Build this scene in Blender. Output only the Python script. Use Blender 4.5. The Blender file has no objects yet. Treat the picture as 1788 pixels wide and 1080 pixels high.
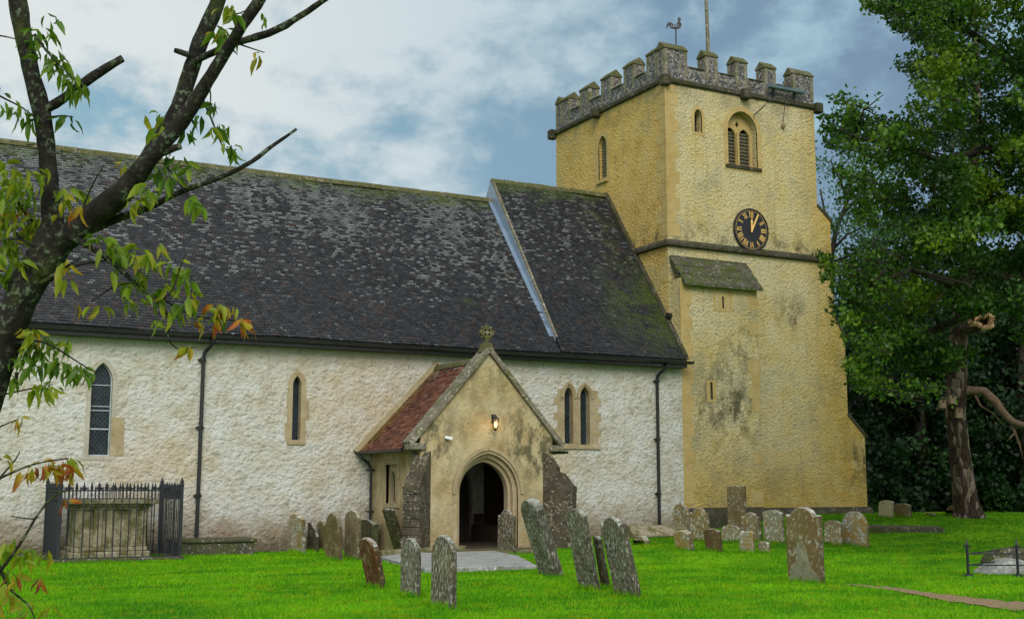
import bpy, bmesh, math, random
import numpy as np
from mathutils import Vector, Matrix, noise
from mathutils.geometry import tessellate_polygon
random.seed(7); RNG = np.random.default_rng(7)
C = bpy.context.scene.collection
SC = bpy.context.scene
R = math.radians
# ------------------------------------------------------------------ camera
F, PIT, YAW, H = 2150.0, R(8.05), R(28.15), 1.6
cd = bpy.data.cameras.new('camera'); cam = bpy.data.objects.new('camera', cd); C.objects.link(cam)
cam.location = (0, 0, H); cam.rotation_euler = (math.pi/2 + PIT, 0, -YAW)
cd.sensor_width = 36; cd.lens = F/1788*36; cd.clip_start = 0.1; cd.clip_end = 2000
SC.camera = cam
# ------------------------------------------------------------------ light
SUN_EL, SUN_AZ = R(38), R(203)          # azimuth clockwise from +Y; bright cloud behind the camera, to its left
sd = bpy.data.lights.new('sun', 'SUN'); sun = bpy.data.objects.new('sun', sd); C.objects.link(sun)
sd.energy = 1.5; sd.angle = R(30); sd.color = (1.0, 0.95, 0.87)
sdir = Vector((math.sin(SUN_AZ)*math.cos(SUN_EL), math.cos(SUN_AZ)*math.cos(SUN_EL), math.sin(SUN_EL)))
sun.rotation_euler = sdir.to_track_quat('Z', 'Y').to_euler()
SC.view_settings.view_transform = 'Standard'; SC.view_settings.look = 'None'
SC.view_settings.exposure = 0.5; SC.view_settings.gamma = 1
SC.view_settings.use_curve_mapping = False

class NT:
    """small node-graph helper"""
    def __init__(s, tree): s.t = tree; s.n = tree.nodes; s.l = tree.links
    def put(s, sock, v):
        if v is None: return
        if isinstance(v, bpy.types.NodeSocket): s.l.new(v, sock)
        else:
            if isinstance(v, (tuple, list)) and len(v) == 3 and sock.type == 'RGBA': v = (*v, 1)
            sock.default_value = v
    def math(s, op, a, b=None, clamp=False):
        n = s.n.new('ShaderNodeMath'); n.operation = op; n.use_clamp = clamp
        s.put(n.inputs[0], a); s.put(n.inputs[1], b); return n.outputs[0]
    def mix(s, f, a, b, bt='MIX'):
        n = s.n.new('ShaderNodeMix'); n.data_type = 'RGBA'; n.blend_type = bt
        s.put(n.inputs[0], f); s.put(n.inputs[6], a); s.put(n.inputs[7], b); return n.outputs[2]
    def noise(s, vec, scale, detail=4, rough=.55, lac=2, dist=0):
        n = s.n.new('ShaderNodeTexNoise'); s.put(n.inputs['Vector'], vec); s.put(n.inputs['Scale'], scale)
        n.inputs['Detail'].default_value = detail; n.inputs['Roughness'].default_value = rough
        n.inputs['Distortion'].default_value = dist; return n.outputs['Fac']
    def voro(s, vec, scale, feat='F1', out='Distance', rand=1):
        n = s.n.new('ShaderNodeTexVoronoi'); n.feature = feat; s.put(n.inputs['Vector'], vec)
        s.put(n.inputs['Scale'], scale); n.inputs['Randomness'].default_value = rand; return n.outputs[out]
    def map(s, vec, scale=(1, 1, 1), loc=(0, 0, 0), rot=(0, 0, 0)):
        n = s.n.new('ShaderNodeMapping'); s.put(n.inputs[0], vec); n.inputs['Scale'].default_value = scale
        n.inputs['Location'].default_value = loc; n.inputs['Rotation'].default_value = rot; return n.outputs[0]
    def rng(s, v, a, b, c=0., d=1., smooth=False):
        n = s.n.new('ShaderNodeMapRange'); n.clamp = True
        if smooth: n.interpolation_type = 'SMOOTHSTEP'
        s.put(n.inputs[0], v)
        for i, q in enumerate((a, b, c, d)): n.inputs[i+1].default_value = q
        return n.outputs[0]
    def ramp(s, f, stops):
        n = s.n.new('ShaderNodeValToRGB'); s.put(n.inputs[0], f); e = n.color_ramp.elements
        while len(e) < len(stops): e.new(.5)
        for el, (p, c) in zip(e, stops): el.position = p; el.color = (*c, 1)
        return n.outputs[0]
    def sep(s, v):
        n = s.n.new('ShaderNodeSeparateXYZ'); s.put(n.inputs[0], v); return n.outputs
    def comb(s, x, y, z):
        n = s.n.new('ShaderNodeCombineXYZ'); s.put(n.inputs[0], x); s.put(n.inputs[1], y); s.put(n.inputs[2], z); return n.outputs[0]
    def bump(s, h, strength=1, dist=.02, normal=None):
        n = s.n.new('ShaderNodeBump'); n.inputs['Strength'].default_value = strength; n.inputs['Distance'].default_value = dist
        s.put(n.inputs['Height'], h)
        if normal is not None: s.put(n.inputs['Normal'], normal)
        return n.outputs[0]
    def pos(s): return s.n.new('ShaderNodeNewGeometry').outputs['Position']
    def nrm(s): return s.n.new('ShaderNodeNewGeometry').outputs['True Normal']
    def attr(s, name):
        n = s.n.new('ShaderNodeAttribute'); n.attribute_name = name; return n

# ------------------------------------------------------------------ sky
w = bpy.data.worlds.new('World'); SC.world = w; w.use_nodes = True
t = NT(w.node_tree); t.n.clear()
out = t.n.new('ShaderNodeOutputWorld'); bg = t.n.new('ShaderNodeBackground'); t.l.new(bg.outputs[0], out.inputs[0])
sky = t.n.new('ShaderNodeTexSky'); sky.sky_type = 'NISHITA'; sky.sun_disc = False
sky.sun_elevation = SUN_EL; sky.sun_rotation = SUN_AZ; sky.air_density = 1.0; sky.dust_density = 1.5
gen = t.n.new('ShaderNodeTexCoord').outputs['Generated']
gx, gy, gz = t.sep(gen)
flat = t.comb(t.math('DIVIDE', gx, t.math('ADD', t.math('ABSOLUTE', gz), .22)),
              t.math('DIVIDE', gy, t.math('ADD', t.math('ABSOLUTE', gz), .22)), 0.)
n1 = t.noise(t.map(gen, (1, 1, 1.5), (3.1, 1.7, .4)), 5.6, 6, .58, dist=.1)
n2 = t.noise(t.map(gen, (1, 1, 1.9), (1.3, .2, 2.2)), 9.0, 6, .55)
# the bank of cloud is thin and bright to the east (left), heavy and blue-grey to the west
west = t.rng(t.math('ADD', t.math('MULTIPLY', gx, .84), t.math('MULTIPLY', gy, -.54)), -.42, .28, 0, 1, True)
cl = t.math('ADD', t.math('ADD', t.math('MULTIPLY', n1, 1.1), t.math('MULTIPLY', n2, .5)), t.math('MULTIPLY', west, -.22))
cl = t.rng(cl, .60, .82, 0, 1, True)
base = t.mix(west, (.19, .335, .405), (.135, .205, .285))
skn = t.n.new('ShaderNodeVectorMath'); skn.operation = 'SCALE'; t.l.new(sky.outputs[0], skn.inputs[0]); skn.inputs[3].default_value = .07
base = t.mix(.2, base, skn.outputs[0])
white = t.mix(west, (.52, .55, .55), (.24, .38, .46))
col = t.mix(cl, base, white)
south = t.rng(gy, .1, -.8, 0, 1, True)          # behind the camera the cloud is thinner and brighter
col = t.mix(south, col, (.85, .86, .86))
low = t.rng(gz, .02, -.05, 0, 1)
col = t.mix(low, col, (.05, .07, .04))
t.l.new(col, bg.inputs[0]); bg.inputs[1].default_value = 1.0

# ------------------------------------------------------------------ pixel rays of the photograph -> world
_fw = Vector((math.sin(YAW)*math.cos(PIT), math.cos(YAW)*math.cos(PIT), math.sin(PIT)))
_r = Vector((math.cos(YAW), -math.sin(YAW), 0)); _u = _r.cross(_fw)
O = Vector((0, 0, H))
def ray(x, y): return _fw + _r*((x-894)/F) - _u*((y-540)/F)
def at(x, y, depth): return O + ray(x, y)*depth
def on_y(x, y, D): d = ray(x, y); return O + d*(D/d.y)
def sst(v, a, b):
    q = np.clip((v-a)/(b-a), 0, 1); return q*q*(3-2*q)
def gz_(X, Y):
    X = np.asarray(X, float); Y = np.asarray(Y, float)
    z = -.04 + .02*np.sin(X*.31+1)*np.sin(Y*.27) + .012*np.sin(X*1.1)*np.sin(Y*.9+1)
    z = z + .15*sst(X, 13, 18)*sst(Y, 21.5, 25) + .13*sst(X, 18, 25)*sst(Y, 22, 29)
    d = (X*math.sin(YAW)+Y*math.cos(YAW))
    z = z + .42*sst(X, 21, 28)*sst(d, 27, 40)
    # little bank that runs from the porch towards the path
    s = (X-17.0)*.62 + (Y-20.5)*.785
    z = z + .12*sst(s, -.3, .35)*sst(X, 12.5, 14.5)*(1-sst(Y, 23, 26))
    return z
def gh(X, Y): return float(gz_(X, Y))
def ground(x, y):
    d = ray(x, y); t0 = 5.0
    while t0 < 90:
        p = O + d*t0
        if p.z <= gh(p.x, p.y): break
        t0 += .02
    return O + d*t0

# ------------------------------------------------------------------ mesh helpers
def tag(o, label=None, cat=None, group=None, kind=None):
    if label: o['label'] = label
    if cat: o['category'] = cat
    if group: o['group'] = group
    if kind: o['kind'] = kind
    return o
def empty(name, loc, rz=0):
    o = bpy.data.objects.new(name, None); C.objects.link(o); o.location = loc; o.rotation_euler = (0, 0, rz)
    o.empty_display_size = .3; return o
class MB:
    def __init__(s): s.v = []; s.f = []; s.mi = []
    def add(s, vs, fs, mi=0):
        b = len(s.v); s.v += [Vector(v) for v in vs]; s.f += [[b+i for i in f] for f in fs]; s.mi += [mi]*len(fs); return s
    def box(s, a, b, mi=0):
        x0, y0, z0 = a; x1, y1, z1 = b
        return s.add([(x0,y0,z0),(x1,y0,z0),(x1,y1,z0),(x0,y1,z0),(x0,y0,z1),(x1,y0,z1),(x1,y1,z1),(x0,y1,z1)],
                     [(0,3,2,1),(4,5,6,7),(0,1,5,4),(1,2,6,5),(2,3,7,6),(3,0,4,7)], mi)
    def bar(s, p, q, wd, ht=None, mi=0, up=(0, 0, 1)):
        p = Vector(p); q = Vector(q); d = (q-p).normalized(); up = Vector(up)
        if abs(d.dot(up)) > .98: up = Vector((0, 1, 0))
        a = d.cross(up).normalized()*(wd/2); b = a.cross(d).normalized()*((ht or wd)/2)
        return s.add([p-a-b, p+a-b, p+a+b, p-a+b, q-a-b, q+a-b, q+a+b, q-a+b],
                     [(0,1,2,3),(7,6,5,4),(4,5,1,0),(5,6,2,1),(6,7,3,2),(7,4,0,3)], mi)
    def prism(s, poly, o, u, v, n, th, holes=(), mi=0, cap_back=True, sides=True):
        """flat outline (u,v) at origin o, extruded by th along n, holes cut through"""
        o, u, v, n = Vector(o), Vector(u), Vector(v), Vector(n)
        loops = [list(poly)] + [list(h) for h in holes]
        flat = [p for L in loops for p in L]
        tris = tessellate_polygon([[Vector((p[0], p[1], 0)) for p in L] for L in loops])
        P0 = [o + u*p[0] + v*p[1] for p in flat]; P1 = [q + n*th for q in P0]
        k = len(flat); fs = [tuple(t_) for t_ in tris]
        if cap_back: fs += [tuple(i+k for i in reversed(t_)) for t_ in tris]
        if sides:
            b = 0
            for L in loops:
                m = len(L)
                for i in range(m):
                    j = (i+1) % m; fs.append((b+i, b+i+k, b+j+k, b+j))
                b += m
        return s.add(P0+P1, fs, mi)
    def tube(s, pts, rad, n=8, mi=0, wob=0, seed=0, cap=True):
        pts = [Vector(p) for p in pts]; m = len(pts)
        rad = rad if isinstance(rad, (list, tuple)) else [rad]*m
        ref = Vector((0, 1, 0)); b = len(s.v); a = None
        for i, p in enumerate(pts):
            d = (pts[min(i+1, m-1)] - pts[max(i-1, 0)]).normalized()
            if a is None:
                a = d.cross(ref)
                if a.length < .1: a = d.cross(Vector((1, 0, 0)))
            a = (a - d*a.dot(d)).normalized(); c = d.cross(a)
            for k in range(n):
                th = 2*math.pi*k/n; r_ = rad[i]
                dirv = a*math.cos(th)+c*math.sin(th)
                if wob: r_ *= 1+wob*noise.noise((p+dirv*rad[i])*(.9/max(rad[i], .01))+Vector((seed, 0, 0)))
                s.v.append(p+dirv*r_)
        for i in range(m-1):
            for k in range(n):
                k2 = (k+1) % n; s.f.append([b+i*n+k, b+i*n+k2, b+(i+1)*n+k2, b+(i+1)*n+k]); s.mi.append(mi)
        if cap:
            s.f.append([b+k for k in range(n)][::-1]); s.f.append([b+(m-1)*n+k for k in range(n)]); s.mi += [mi, mi]
        return s
    def lathe(s, c, prof, n=12, mi=0):
        b = len(s.v); c = Vector(c)
        for r_, z in prof:
            for k in range(n): s.v.append(c+Vector((r_*math.cos(2*math.pi*k/n), r_*math.sin(2*math.pi*k/n), z)))
        for i in range(len(prof)-1):
            for k in range(n):
                k2 = (k+1) % n; s.f.append([b+i*n+k, b+i*n+k2, b+(i+1)*n+k2, b+(i+1)*n+k]); s.mi.append(mi)
        s.f.append([b+k for k in range(n)][::-1]); s.f.append([b+(len(prof)-1)*n+k for k in range(n)]); s.mi += [mi, mi]
        return s
    def build(s, name, mats, parent=None, bevel=0, smooth=False, fix=True, world=True):
        if not isinstance(mats, (list, tuple)): mats = [mats]
        me = bpy.data.meshes.new(name)
        off = Vector((0, 0, 0)); inv = None
        if parent is not None and world:
            inv = root_mat(parent).inverted()
        vs = [inv @ v for v in s.v] if inv is not None else s.v
        me.from_pydata([tuple(v) for v in vs], [], s.f)
        for m in mats: me.materials.append(m)
        me.polygons.foreach_set('material_index', s.mi)
        if fix or bevel:
            bm = bmesh.new(); bm.from_mesh(me)
            if fix: bmesh.ops.recalc_face_normals(bm, faces=bm.faces)
            if bevel:
                ed = [e for e in bm.edges if len(e.link_faces) == 2 and e.calc_face_angle(0) > .5]
                bmesh.ops.bevel(bm, geom=ed, offset=bevel, segments=1, affect='EDGES', clamp_overlap=True)
            bm.to_mesh(me); bm.free()
        if smooth: me.polygons.foreach_set('use_smooth', [True]*len(me.polygons))
        me.update()
        o = bpy.data.objects.new(name, me); C.objects.link(o)
        if parent is not None: o.parent = parent
        return o
def build_each(mb, name, mats, parent=None, bevel=0):
    """one object per loose piece"""
    par = list(range(len(mb.v)))
    def find(i):
        while par[i] != i: par[i] = par[par[i]]; i = par[i]
        return i
    for fc in mb.f:
        r0 = find(fc[0])
        for q in fc[1:]: par[find(q)] = r0
    isl = {}
    for fi, fc in enumerate(mb.f): isl.setdefault(find(fc[0]), []).append(fi)
    outp = []
    for fl_ in isl.values():
        m = MB(); idx = {}
        for fi in fl_:
            fc = []
            for q in mb.f[fi]:
                if q not in idx: idx[q] = len(m.v); m.v.append(mb.v[q])
                fc.append(idx[q])
            m.f.append(fc); m.mi.append(mb.mi[fi])
        outp.append(m.build(name, mats, parent, bevel=bevel))
    return outp
def root_mat(o):
    m = Matrix.LocRotScale(o.location, o.rotation_euler, o.scale)
    return root_mat(o.parent) @ m if o.parent else m
def arch(cx, hw, z0, zs, za, n=7):
    """outline of a pointed opening: base z0, springing zs, apex za"""
    h = za-zs; Rr = (hw*hw+h*h)/(2*hw); pts = [(cx-hw, z0), (cx+hw, z0)]
    am = math.atan2(h, Rr-hw) if Rr > hw else math.pi/2
    am = math.asin(min(1, h/Rr))
    for i in range(n): a = am*i/n; pts.append((cx+hw-Rr+Rr*math.cos(a), zs+Rr*math.sin(a)))
    pts.append((cx, za))
    for i in range(n-1, -1, -1): a = am*i/n; pts.append((cx-hw+Rr-Rr*math.cos(a), zs+Rr*math.sin(a)))
    return pts
def inside(p, poly):
    x, y = p; c = False; j = len(poly)-1
    for i in range(len(poly)):
        a, b = poly[i], poly[j]
        if (a[1] > y) != (b[1] > y) and x < (b[0]-a[0])*(y-a[1])/(b[1]-a[1])+a[0]: c = not c
        j = i
    return c

# ------------------------------------------------------------------ materials
def material(name):
    m = bpy.data.materials.new(name); m.use_nodes = True; T = NT(m.node_tree); T.n.clear()
    o = T.n.new('ShaderNodeOutputMaterial'); p = T.n.new('ShaderNodeBsdfPrincipled'); T.l.new(p.outputs[0], o.inputs[0])
    return m, T, p, o
def setp(T, p, col=None, rough=None, nrm=None, spec=None, metal=None):
    if col is not None: T.put(p.inputs['Base Color'], col)
    if rough is not None: T.put(p.inputs['Roughness'], rough)
    if nrm is not None: T.put(p.inputs['Normal'], nrm)
    if spec is not None: T.put(p.inputs['Specular IOR Level'], spec)
    if metal is not None: T.put(p.inputs['Metallic'], metal)
def sphere_mask(T, P, c, r0, r1):
    n = T.n.new('ShaderNodeVectorMath'); n.operation = 'SUBTRACT'; T.put(n.inputs[0], P); n.inputs[1].default_value = c
    l = T.n.new('ShaderNodeVectorMath'); l.operation = 'LENGTH'; T.l.new(n.outputs[0], l.inputs[0])
    return T.rng(l.outputs['Value'], r1, r0, 0, 1, True)

def roughcast_bump(T, P, cell=6.5, strength=1.0, dist=.045):
    v = T.map(P, (1, 1, 1.12), rot=(0, R(24), 0))
    a = T.noise(v, cell, 3, .6, dist=.35)
    b = T.noise(v, cell*2.7, 3, .65, dist=.2)
    c = T.voro(v, cell*1.5, 'SMOOTH_F1')
    h = T.math('ADD', T.math('ADD', T.math('MULTIPLY', a, 1.2), T.math('MULTIPLY', b, .85)), T.math('MULTIPLY', c, -.8))
    return h, T.bump(h, strength, dist)

def mat_nave():
    m, T, p, o = material('nave limewash'); P = T.pos(); x, y, z = T.sep(P)
    big = T.noise(P, .55, 5, .6); mid = T.noise(P, 1.7, 5, .65); fine = T.noise(P, 9, 4, .6)
    col = T.ramp(mid, [(.28, (.40, .36, .27)), (.46, (.51, .50, .43)), (.66, (.58, .595, .58))])
    # ochre wash showing round the porch and the little lancet
    oc = T.math('MAXIMUM', sphere_mask(T, P, (10.6, 30, 3.2), .3, 2.6), T.math('MAXIMUM', sphere_mask(T, P, (12.2, 30, 3.9), .2, 2.0), sphere_mask(T, P, (6.7, 30, 1.9), .1, 1.9)))
    oc = T.math('MAXIMUM', oc, sphere_mask(T, P, (17.2, 30, 2.3), .2, 1.6))
    oc = T.math('MULTIPLY', oc, T.rng(big, .33, .62, 0, .8))
    oc = T.math('ADD', oc, T.rng(T.noise(P, .9, 4, .6), .60, .8, 0, .45), True)
    col = T.mix(T.math('MULTIPLY', oc, .8), col, (.50, .37, .19))
    # damp, dirty foot of the wall
    foot = T.math('MULTIPLY', T.rng(T.math('ADD', z, T.math('MULTIPLY', mid, 1.1)), 1.95, .6, 0, 1, True), .9)
    col = T.mix(foot, col, (.21, .155, .10))
    foot2 = T.rng(T.math('ADD', z, T.math('MULTIPLY', fine, .5)), .62, .3, 0, 1, True)
    col = T.mix(T.math('MULTIPLY', foot2, .75), col, (.10, .085, .055))
    # darker olive tone towards the eaves
    ev = T.math('MULTIPLY', T.rng(T.math('ADD', z, T.math('MULTIPLY', big, .9)), 4.9, 5.6, 0, 1, True), .55)
    col = T.mix(ev, col, (.28, .29, .18))
    # browner colour in the hollows of the render
    h, nb = roughcast_bump(T, P, 6.4, 1.0, .052)
    col = T.mix(T.rng(h, .45, .22, 0, .5), col, (.17, .145, .105))
    # vertical weather streaks
    st = T.noise(T.map(P, (5, 1, .35)), 1.6, 4, .6)
    col = T.mix(T.rng(st, .55, .75, 0, .45), col, (.33, .30, .22))
    gp = T.noise(P, 1.1, 6, .7); col = T.mix(T.rng(gp, .54, .70, 0, .5), col, (.34, .33, .27))
    setp(T, p, col, .9, nb, .2); return m

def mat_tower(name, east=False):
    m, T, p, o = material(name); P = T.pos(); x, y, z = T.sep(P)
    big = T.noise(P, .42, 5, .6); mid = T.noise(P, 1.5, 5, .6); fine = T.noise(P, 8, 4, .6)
    if east: col = T.ramp(mid, [(.28, (.46, .30, .080)), (.5, (.60, .42, .135)), (.75, (.66, .50, .20))])  # yellower base colours for the east face
    else:
        col = T.ramp(mid, [(.26, (.47, .36, .13)), (.44, (.58, .48, .23)), (.68, (.60, .54, .33))])
        col = T.mix(T.rng(big, .5, .68, 0, .6), col, (.56, .53, .38))
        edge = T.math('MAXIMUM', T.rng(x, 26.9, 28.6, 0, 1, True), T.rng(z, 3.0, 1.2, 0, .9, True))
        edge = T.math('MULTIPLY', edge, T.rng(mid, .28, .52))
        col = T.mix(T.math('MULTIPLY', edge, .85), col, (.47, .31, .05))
    # string-course drip and black algae
    dk = T.noise(T.map(P, (1.2, 1, .8)), 1.9, 6, .7)
    areas = T.math('MAXIMUM', sphere_mask(T, P, (23.6, 30.2, 4.1), .4, 2.3), sphere_mask(T, P, (24.4, 30.2, 5.6), .1, 1.5))
    areas = T.math('MAXIMUM', areas, sphere_mask(T, P, (26.7, 30.6, 7.1), .1, 1.0))
    areas = T.math('MAXIMUM', areas, sphere_mask(T, P, (29.6, 30.6, 2.4), .2, 1.6))
    areas = T.math('MAXIMUM', areas, T.math('MULTIPLY', T.rng(z, 8.9, 9.25), T.rng(z, 10.0, 9.2)))
    col = T.mix(T.math('MULTIPLY', areas, T.rng(dk, .45, .62, 0, .9)), col, (.075, .072, .040))
    col = T.mix(T.math('MULTIPLY', T.rng(z, 13.3, 14.0, 0, .6), T.rng(dk, .4, .6)), col, (.22, .18, .10))
    st = T.noise(T.map(P, (4.5, 4.5, .3)), 1.4, 4, .6)
    col = T.mix(T.rng(st, .54, .76, 0, .5), col, (.33, .27, .13))
    gp = T.noise(P, .75, 6, .7); col = T.mix(T.rng(gp, .50, .66, 0, .6), col, (.29, .26, .14))
    h, nb = roughcast_bump(T, P, 9.5, 1.0, .05)
    col = T.mix(T.rng(h, .46, .22, 0, .5), col, (.20, .145, .05))
    setp(T, p, col, .9, nb, .2); return m

def mat_porch():
    m, T, p, o = material('porch render'); P = T.pos(); x, y, z = T.sep(P)
    mid = T.noise(P, 1.6, 6, .65); fine = T.noise(P, 14, 5, .65); big = T.noise(P, .7, 4, .6)
    col = T.ramp(mid, [(.3, (.34, .25, .115)), (.5, (.44, .36, .20)), (.7, (.49, .43, .29))])
    col = T.mix(T.rng(fine, .56, .72, 0, .5), col, (.26, .19, .09))
    col = T.mix(T.rng(big, .55, .75, 0, .6), col, (.36, .34, .24))
    sp = T.voro(P, 3.1); col = T.mix(T.math('MULTIPLY', T.rng(sp, .10, .04), .7), col, (.09, .07, .04))
    col = T.mix(T.math('MULTIPLY', T.rng(z, .9, .2, 0, .7, True), T.rng(mid, .35, .6)), col, (.22, .16, .07))
    gr = T.noise(T.map(P, (1.4, 1.4, .8)), 2.6, 6, .7)
    edge = T.math('MAXIMUM', T.rng(z, 3.6, 4.7, 0, .6), T.math('MULTIPLY', sphere_mask(T, P, (15.2, 27, 2.6), .2, 1.5), .9))
    edge = T.math('MAXIMUM', edge, T.math('MULTIPLY', sphere_mask(T, P, (12.2, 27, 2.6), .1, 1.0), .9))
    col = T.mix(T.math('MULTIPLY', T.math('ADD', edge, .35), T.rng(gr, .44, .60)), col, (.13, .115, .065))
    h = T.math('ADD', T.noise(P, 9, 5, .6), T.math('MULTIPLY', fine, .6))
    setp(T, p, col, .9, T.bump(h, 1.0, .035), .2); return m

def mat_stone(name, c0, c1, dark=(.07, .06, .045), lichen=(.5, .5, .42), la=.0, moss=.0, mossc=(.09, .11, .02), scale=1., bump=.5, topl=.0, sp=16, streak=1.):
    m, T, p, o = material(name); P = T.pos(); x, y, z = T.sep(P)
    a = T.noise(P, 2.3*scale, 6, .65); b = T.noise(P, 9*scale, 5, .65)
    col = T.mix(T.rng(a, .32, .68), c0, c1)
    if name.endswith('gravestone'):
        oi = T.n.new('ShaderNodeObjectInfo').outputs['Random']; col = T.mix(T.math('MULTIPLY', oi, .75), col, T.mix(1.0, col, (.80, .62, .38), 'MULTIPLY'))
        P0_ = P; P = T.comb(T.math('ADD', x, T.math('MULTIPLY', oi, 37.)), y, T.math('ADD', z, T.math('MULTIPLY', oi, 11.)))
    col = T.mix(T.rng(b, .54, .72, 0, .75), col, dark)
    v = T.map(P, (1, 1, streak))
    if la:
        l1 = T.noise(v, sp, 3, .6); msk = T.math('MULTIPLY', T.rng(l1, .53, .6), T.rng(T.noise(P, 3.2, 3, .5), .5-la*.35, .62-la*.25))
        col = T.mix(T.math('MULTIPLY', msk, .85), col, lichen)
        l2 = T.voro(P, 7); col = T.mix(T.math('MULTIPLY', T.rng(l2, .2, .14), T.rng(T.noise(P, 2.1, 2), .5, .6)), col, tuple(min(1, q*1.25) for q in lichen))
    if moss: col = T.mix(T.math('MULTIPLY', T.rng(T.noise(P, 3.7, 5, .65), .62-moss*.35, .75-moss*.3), .9), col, mossc)
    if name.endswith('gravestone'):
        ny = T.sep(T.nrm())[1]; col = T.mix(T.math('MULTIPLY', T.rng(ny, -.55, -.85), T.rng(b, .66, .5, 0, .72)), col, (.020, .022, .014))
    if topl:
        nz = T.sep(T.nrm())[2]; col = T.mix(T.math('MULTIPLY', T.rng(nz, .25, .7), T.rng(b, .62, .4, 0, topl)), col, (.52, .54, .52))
    h = T.math('ADD', T.noise(P, 14*scale, 5, .65), T.math('MULTIPLY', T.noise(v, 40, 3, .6), .4))
    if name.endswith('gravestone'):
        row = T.rng(T.math('SINE', T.math('MULTIPLY', z, 75.)), .1, .4); lt = T.rng(T.noise(T.map(P, (1, 3, .6)), 34, 1), .50, .56)
        worn = T.rng(T.noise(P, 2.6, 3), .42, .55); h = T.math('SUBTRACT', h, T.math('MULTIPLY', T.math('MULTIPLY', row, lt), T.math('MULTIPLY', worn, .45)))
        col = T.mix(T.math('MULTIPLY', T.math('MULTIPLY', row, lt), T.math('MULTIPLY', worn, .35)), col, dark)
    setp(T, p, col, .88, T.bump(h, bump, .02), .25); return m

def mat_plain(name, col, rough=.6, metal=0, bump=0, var=.25, spec=.4, sc=6):
    m, T, p, o = material(name); P = T.pos(); a = T.noise(P, sc, 5, .6)
    c = T.mix(T.rng(a, .3, .7), tuple(q*(1-var) for q in col), tuple(min(1, q*(1+var)) for q in col))
    setp(T, p, c, T.rng(a, .3, .7, max(0, rough-.1), min(1, rough+.1)), T.bump(T.noise(P, 40, 4), bump, .01) if bump else None, spec, metal); return m

def mat_tiles():
    m, T, p, o = material('clay roof tiles'); P = T.pos(); x, y, z = T.sep(P)
    at_ = T.attr('tile').outputs['Color']; s = T.n.new('ShaderNodeSeparateColor'); T.l.new(at_, s.inputs[0]); r1, lip, r2 = s.outputs
    col = T.ramp(r1, [(0, (.008, .0085, .012)), (.5, (.016, .018, .025)), (.9, (.028, .030, .037)), (.97, (.045, .026, .022)), (1, (.035, .033, .034))])
    big = T.noise(T.map(P, (1.1, .5, .5)), .55, 4, .6); stre = T.noise(T.map(P, (1.6, .25, .25)), 1.1, 4, .6)
    # pale lichen along the tile tails, thickest on the upper slope of the long roof
    up = T.rng(z, 6.2, 9.3, .04, 1.0); long = T.rng(x, 17.5, 17.6, 1, .40)
    dens = T.math('MULTIPLY', T.math('MULTIPLY', T.rng(T.math('ADD', T.math('MULTIPLY', big, .6), T.math('MULTIPLY', stre, .55)), .40, .66, .04, .9), up), long)
    dens = T.math('ADD', dens, .035)
    keep = T.math('LESS_THAN', T.math('ADD', r2, T.math('MULTIPLY', T.noise(P, 21, 3, .65), .8)), T.math('ADD', T.math('MULTIPLY', dens, 1.0), .33))
    lm = T.math('MULTIPLY', keep, T.rng(T.math('ADD', lip, T.math('MULTIPLY', T.noise(P, 24, 2), .6)), .85, 1.15))
    col = T.mix(T.math('MULTIPLY', lm, T.rng(T.noise(P, 3, 4, .6), .35, .65, .15, .8)), col, (.33, .36, .38))
    # moss: a band under the ridges, and down the verge by the tower
    mn = T.noise(P, 1.5, 5, .65); mz = T.math('SUBTRACT', z, T.rng(x, 17.5, 17.6, 0, .62))
    ridge = T.rng(T.math('ADD', mz, T.math('MULTIPLY', mn, 2.0)), 10.95, 11.5)
    verge = T.math('MULTIPLY', sphere_mask(T, P, (21.6, 31.2, 6.6), .3, 2.9), T.rng(mn, .38, .56))
    verge = T.math('MAXIMUM', verge, T.math('MULTIPLY', T.rng(x, 20.0, 21.5), T.rng(mn, .5, .64, 0, .8)))
    patch = T.rng(T.noise(P, .8, 5, .6), .66, .74, 0, .7)
    ms = T.math('MAXIMUM', T.math('MAXIMUM', ridge, verge), patch)
    col = T.mix(T.math('MULTIPLY', ms, T.rng(T.noise(P, 9, 3), .3, .55, .2, .9)), col, (.060, .088, .010))
    h = T.noise(P, 25, 4, .6)
    setp(T, p, col, T.rng(r2, 0, 1, .42, .68), T.bump(h, .4, .01), .45); return m

def mat_red_tiles():
    m, T, p, o = material('red porch tiles'); P = T.pos(); x, y, z = T.sep(P)
    at_ = T.attr('tile').outputs['Color']; s = T.n.new('ShaderNodeSeparateColor'); T.l.new(at_, s.inputs[0]); r1, lip, r2 = s.outputs
    col = T.ramp(r1, [(0, (.075, .022, .016)), (.4, (.15, .050, .030)), (.75, (.21, .078, .045)), (.92, (.27, .13, .09)), (1, (.10, .05, .05))])
    mn = T.noise(P, 3, 5, .65); col = T.mix(T.rng(mn, .57, .72, 0, .7), col, (.06, .035, .025))
    ed = T.math('MULTIPLY', T.rng(y, 29.5, 30.1), T.rng(mn, .35, .6)); col = T.mix(T.math('MULTIPLY', ed, .75), col, (.22, .20, .03))
    lic = T.math('MULTIPLY', T.rng(z, 4.1, 4.6), T.math('LESS_THAN', r2, .35)); col = T.mix(T.math('MULTIPLY', lic, T.rng(lip, .5, .9)), col, (.32, .29, .27))
    setp(T, p, col, .6, T.bump(T.noise(P, 30, 4), .4, .01), .4); return m

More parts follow.
